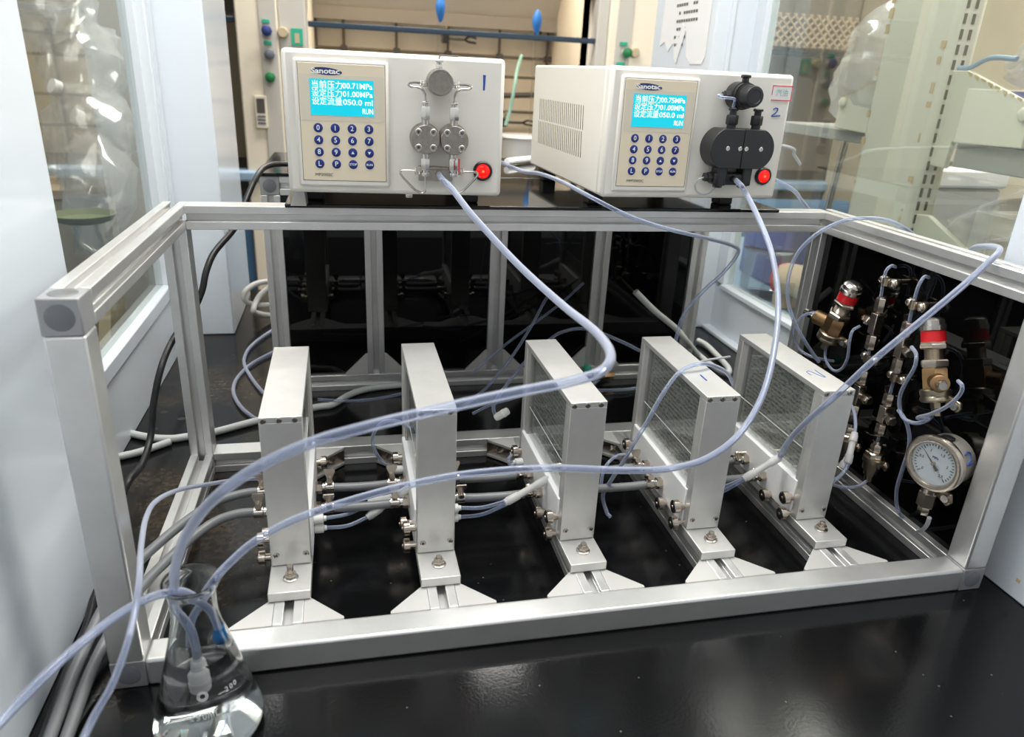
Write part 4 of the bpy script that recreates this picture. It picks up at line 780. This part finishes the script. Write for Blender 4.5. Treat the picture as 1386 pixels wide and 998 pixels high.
regulator((.905, .0850, .2015), (.905, .1275, .3025), (.884, .064, .241), 'brass relief valve with red band above the pressure gauge', .3)
def nutv(x, y, z0, z1, desc, tee=None, r=.0072):
    """compression tee: body with nuts at both ends and a side branch"""
    t = thing('tee_fitting', desc, 'fitting', (x, y, z0)); h_ = z1-z0
    MB().hexn((0, 0, 0), (0, 0, h_*.27), r).build('nut', 'nickel', t); MB().hexn((0, 0, h_*.73), (0, 0, h_), r).build('nut', 'nickel', t); MB().cyl((0, 0, h_*.96), (0, 0, h_*1.03), r*.75).build('nut_collar', 'steel', t)
    b = MB().box(-r*.85, r*.85, -r*.85, r*.85, h_*.30, h_*.70).build('tee_body', 'nickel', t, bev=.001); MB().cyl((0, 0, h_*.25), (0, 0, h_*.75), r*.6).build('thread', 'nickel_dark', b)
    d = V(*tee).normalized(); c = V(0, 0, h_*.5); MB().lathe(c, d, [(0, r*.7), (r*1.5, r*.7)], 14).build('branch', 'nickel', b); MB().hexn(c+d*r*1.5, c+d*r*3.1, r*.95).build('branch_nut', 'nickel', b); MB().cyl(c+d*r*3.0, c+d*r*3.4, r*.7).build('nut_collar', 'steel', b)
def pclip(x, y, z, desc):
    t = thing('tube_clip', desc, 'clip', (x, y, z))
    MB().lathe((0, 0, -.005), (0, 0, 1), [(0, .0048), (.010, .0048)], 14).build('ring', 'bronze', t)
    for s in (-1, 1): 
        w_ = MB().prism([V(.002, s*.003, -.0055), V(.002, s*.013, -.0065), V(.002, s*.017, 0), V(.002, s*.013, .0065), V(.002, s*.003, .0055)], (.006, 0, 0)).build('wing', 'bronze', t, bev=.002); MB().lathe((.002, s*.010, 0), (-1, 0, 0), [(0, .0055), (.002, .005), (.0035, .003)], 12).build('wing_screw', 'nickel', w_)
    MB().cyl((.004, 0, 0), (.0195, 0, 0), .004).build('stem', 'bronze', t)
def straight(x, y, z0, z1, m, desc): tag(MB().cyl((x, y, z0), (x, y, z1), .0021, n=10).build('straight_tube', m), desc, 'tube')
cx = .915
pclip(cx, .2285, .318, 'bronze tube clip highest in the left fittings column'); nutv(cx, .2285, .224, .296, 'steel tee fitting in the left fittings column, branch left', (0, 1, 0)); pclip(cx, .2285, .210, 'bronze tube clip below left tee fitting'); straight(cx, .2285, .195, .226, 'tube', 'thin straight tube below the left tee fitting')
nutv(cx, .2285, .120, .192, 'steel tee fitting partly hidden by the fifth module', (0, -1, 0))
t = thing('filter_body', 'brass inline filter hidden behind the fifth module edge', 'filter', (cx, .2285, .05))
def filt(t, z=.0): 
    MB().lathe((0, 0, 0), (0, 0, 1), [(0, .0055), (.010, .006), (.0105, .0085), (.018, .0085), (.0185, .0115), (.036, .0122)], 20).build('body', 'bronze', t); MB().hexn((0, 0, .036), (0, 0, .045), .0125).build('hex', 'nickel', t); MB().hexn((0, 0, .045), (0, 0, .056), .0078).build('nut', 'nickel', t); MB().cyl((0, 0, .055), (0, 0, .061), .0058).build('nut_collar', 'steel', t)
    r_ = MB().lathe((0, 0, .030), (0, 0, 1), [(0, .0126), (.0, .0138), (.007, .0138), (.007, .0126)], 20).build('clamp_ring', 'bronze', t); MB().prism([V(.002, -.012, .028), V(.002, -.022, .026), V(.002, -.024, .033), V(.002, -.020, .038), V(.002, -.012, .037)], (.005, 0, 0)).build('lug', 'bronze', r_, bev=.001); MB().lathe((.002, -.018, .032), (-1, -.2, 0), [(0, .0035), (.010, .0032)], 10).build('lug_screw', 'nickel', r_)
filt(t)
pclip(cx, .1725, .3035, 'bronze tube clip highest in the right fittings column'); nutv(cx, .1725, .213, .281, 'steel tee fitting in the right fittings column, upper, branch right', (-.25, -1, 0)); pclip(cx, .1725, .205, 'bronze tube clip between upper and lower right tees'); straight(cx, .1725, .178, .215, 'tube', 'thin straight tube between the two right tees')
nutv(cx, .1725, .122, .182, 'steel tee fitting in the right fittings column, lower', (-.25, -1, 0)); straight(cx, .1725, .108, .124, 'tube', 'thin straight tube above the brass filter')
t = thing('filter_body', 'brass inline filter at the bottom of the right fittings column', 'filter', (cx, .1715, .052)); filt(t)
# pressure gauge
G = V(.893, .0555, .1445); n_ = V(-.955, -.30, 0).normalized(); gx = V(0, 0, 1).cross(n_).normalized()*1; gz = V(0, 0, 1)
t = thing('pressure_gauge', 'round steel pressure gauge with white dial on the black panel', 'gauge', G-V(0, 0, .06))
T0 = V(0, 0, .06)
cs = MB().lathe(T0, -n_, [(.0055, .0290), (.006, .0305), (.034, .0305), (.036, .029)], 40).build('case', 'gauge_case', t)
MB().lathe(T0, n_, [(-.006, .031), (-.006, .0345), (-.001, .0352), (.002, .0335), (.003, .030), (.002, .0272), (-.001, .0262)], 44, caps=False).build('bezel_ring', 'nickel', t)
dl = MB().lathe(T0, n_, [(-.004, .0275), (-.0018, .0272)], 40).build('dial_face', 'dial', t); dn = T0+n_*-.0016
rt = Vector((0, 0, 0)); 
def dp(a, r): return dn+(-gx*0)+(gxv*math.cos(a)+gz*math.sin(a))*r
gxv = n_.cross(gz).normalized()*-1
for k in range(31):
    a = R2(225-k*9); r0 = .0195 if k % 5 == 0 else .0215
    MB().prism([dp(a-.02, r0), dp(a+.02, r0), dp(a+.02, .0238), dp(a-.02, .0238)], n_*.0004).build('tick', 'ink_dark', dl, smooth=0)
rotg = Matrix((gxv, gz, n_)).transposed().to_euler()
for k, s in enumerate(['0', '0.5', '1', '1.5', '2', '2.5']): text(s, 'ink_dark', dl, dp(R2(225-k*54), .0160)+n_*.0004, .0048, rot=rotg)
text('MPa', 'ink_blue', dl, dp(R2(90), .0075)+n_*.0004, .0045, rot=rotg)
av = R2(138); tp_ = dp(av, .021)+n_*.002; tl = dp(av+math.pi, .009)+n_*.002; sdv = (tp_-tl).cross(n_).normalized()
nd = MB().prism([tp_, dp(av, 0)+n_*.002+sdv*.0009, tl+sdv*.0022, tl-sdv*.0022, dp(av, 0)+n_*.002-sdv*.0009], n_*.0006).build('needle', 'ink_dark', t, smooth=0); MB().lathe(dp(0, 0), n_, [(0, .0024), (.0034, .0022)], 14).build('hub', 'nickel', nd)
MB().lathe(T0+n_*-.002, n_, [(0, .0268), (.0025, .0266)], 36).build('glass_cover', 'pane_clear', t)
pl = T0-n_*.016+V(0, 0, .0300); MB().lathe(pl, (0, 0, 1), [(-.002, .0075), (.0018, .0075), (.0026, .006)], 20).build('vent_plug', 'black_rubber', cs)
sd = -gxv if (-gxv).y < 0 else gxv
dd = (n_*-.020+V(0, 0, 0)); sdir = (V(0, -1, 0)-n_*V(0, -1, 0).dot(n_)).normalized(); q0 = T0+dd+(sdir*math.cos(.5)+gz*math.sin(.5))*.0307; tx = n_*-1
ud = (gz*math.cos(.5)-sdir*math.sin(.5)); MB().tube([q0+ud*.006-tx*.005, q0+ud*.0085, q0+ud*.006+tx*.005, q0-ud*.001+tx*.003, q0-ud*.006-tx*.005, q0-ud*.006+tx*.006], .0009, n=6, sub=5).build('handwritten_two', 'ink_blue', cs)
g0 = T0-n_*.010
MB().cyl(g0-V(0, 0, .028), g0-V(0, 0, .042), .0092, n=18).build('stem', 'nickel', t); MB().hexn(g0-V(0, 0, .040), g0-V(0, 0, .060), .0108).build('stem_nut', 'nickel', t); MB().hexn(g0-V(0, 0, .060), g0-V(0, 0, .0715), .0075).build('tube_nut', 'nickel', t)
lug = MB().prism([g0+V(.004, -.006, -.034), g0+V(.004, -.006, -.042), g0+V(.006, -.022, -.048), g0+V(.006, -.027, -.041), g0+V(.006, -.024, -.031), g0+V(.005, -.014, -.030)], (.004, 0, 0)).build('clamp_lug', 'nickel_dark', t, bev=.001); MB().lathe(g0+V(.006, -.019, -.039), (-1, -.3, 0), [(0, .005), (.003, .0046)], 12).build('lug_screw', 'steel', lug)

# ================================================================= flask
t = thing('erlenmeyer_flask', 'conical glass flask with clear water and tubes, in front of frame', 'flask', (FX, FY, 0))
RB = .0452
out = [(.0, .036), (.0015, .0415), (.005, .0445), (.010, RB), (.016, .0448), (.055, .0348), (.095, .0245), (.112, .0202), (.122, .0186), (.134, .0182), (.146, .0190), (.1505, .0208), (.153, .0222), (.1555, .0226), (.1575, .0218)]
th = .0014
inn = [(.1575, .0205), (.155, .0198), (.150, .0185), (.144, .0174), (.134, .0168), (.122, .0172), (.112, .0188), (.095, .0231), (.055, .0334), (.016, .0433), (.010, .0436), (.005, .0426), (.0030, .040), (.0024, .02), (.0024, .0002)]
MB().lathe((0, 0, .0002), (0, 0, 1), [(0, .0002)]+out+inn, 56, caps=False).build('glass_body', 'flask_glass', t, smooth=60)
LZ = .088; wr = .0434+(LZ-.016)/(.055-.016)*(.0334-.0434)
wr = .0334+(LZ-.055)/(.095-.055)*(.0231-.0334)
MB().lathe((0, 0, .0002), (0, 0, 1), [(.0022, .0002), (.0022, .02), (.0028, .0403), (.005, .0429), (.010, .0439), (.016, .0436), (.055, .0337), (LZ, wr+.0003), (LZ, .0002)], 56, caps=False).build('water', 'water', t, smooth=60)
def decal(s, zc, ang, size, m='ink_white', wd=None):
    # white print curved round the glass
    n = len(s); rr = .0448-(zc-.016)*.257+.0004
    for i, ch in enumerate(s):
        a = ang+(i-(n-1)/2)*size*.68/rr
        text(ch, m, t, (rr*math.cos(a), rr*math.sin(a), zc), size, rot=(R2(90-14), 0, a+math.pi/2), name='print')
va = math.atan2(CAM.y-FY, CAM.x-FX)
decal('250mL', .047, va-.10, .0072); decal('—200', .062, va+.55, .0062); decal('◎', .064, va-.1, .011)
capo = V(.0165, .0125, .088)
t2 = thing('tube_weight', 'blue plastic weight on the return tube, floating in the flask', 'weight', V(FX, FY, 0)+V(.0145, .012, .078))
MB().lathe((0, 0, 0), (0, 0, 1), [(0, .0055), (.002, .0068), (.010, .0064), (.014, .0048), (.0165, .0042)], 18).build('body', 'cap_blue', t2); MB().lathe((0, 0, .016), (0, 0, 1), [(0, .0048), (.003, .0044)], 14).build('collar', 'cap_blue', t2)
t3 = thing('inlet_filter', 'white cylinder filter on tube end, sunk in the flask water', 'filter', V(FX-.002, FY-.004, .050))
MB().lathe((0, 0, 0), (0, 0, 1), [(0, .0055), (.002, .0062), (.018, .0062), (.021, .005), (.022, .004), (.028, .0036)], 22).build('body', 'ptfe', t3); MB().lathe((0, 0, .006), (0, 0, 1), [(0, .0066), (.004, .0066)], 22).build('band', 'nylon', t3)

# lettering becomes real mesh objects
bpy.context.view_layer.update(); dg = bpy.context.evaluated_depsgraph_get()
for o in [o for o in C.objects if o.type == 'FONT']:
    me = bpy.data.meshes.new_from_object(o.evaluated_get(dg)); nm = o.name; mt = o.data.materials[0]
    n = bpy.data.objects.new('lettering', me); C.objects.link(n); n.parent = o.parent; n.location = o.location; n.rotation_euler = o.rotation_euler; n.scale = o.scale
    if not me.materials: me.materials.append(mt)
    bpy.data.objects.remove(o)
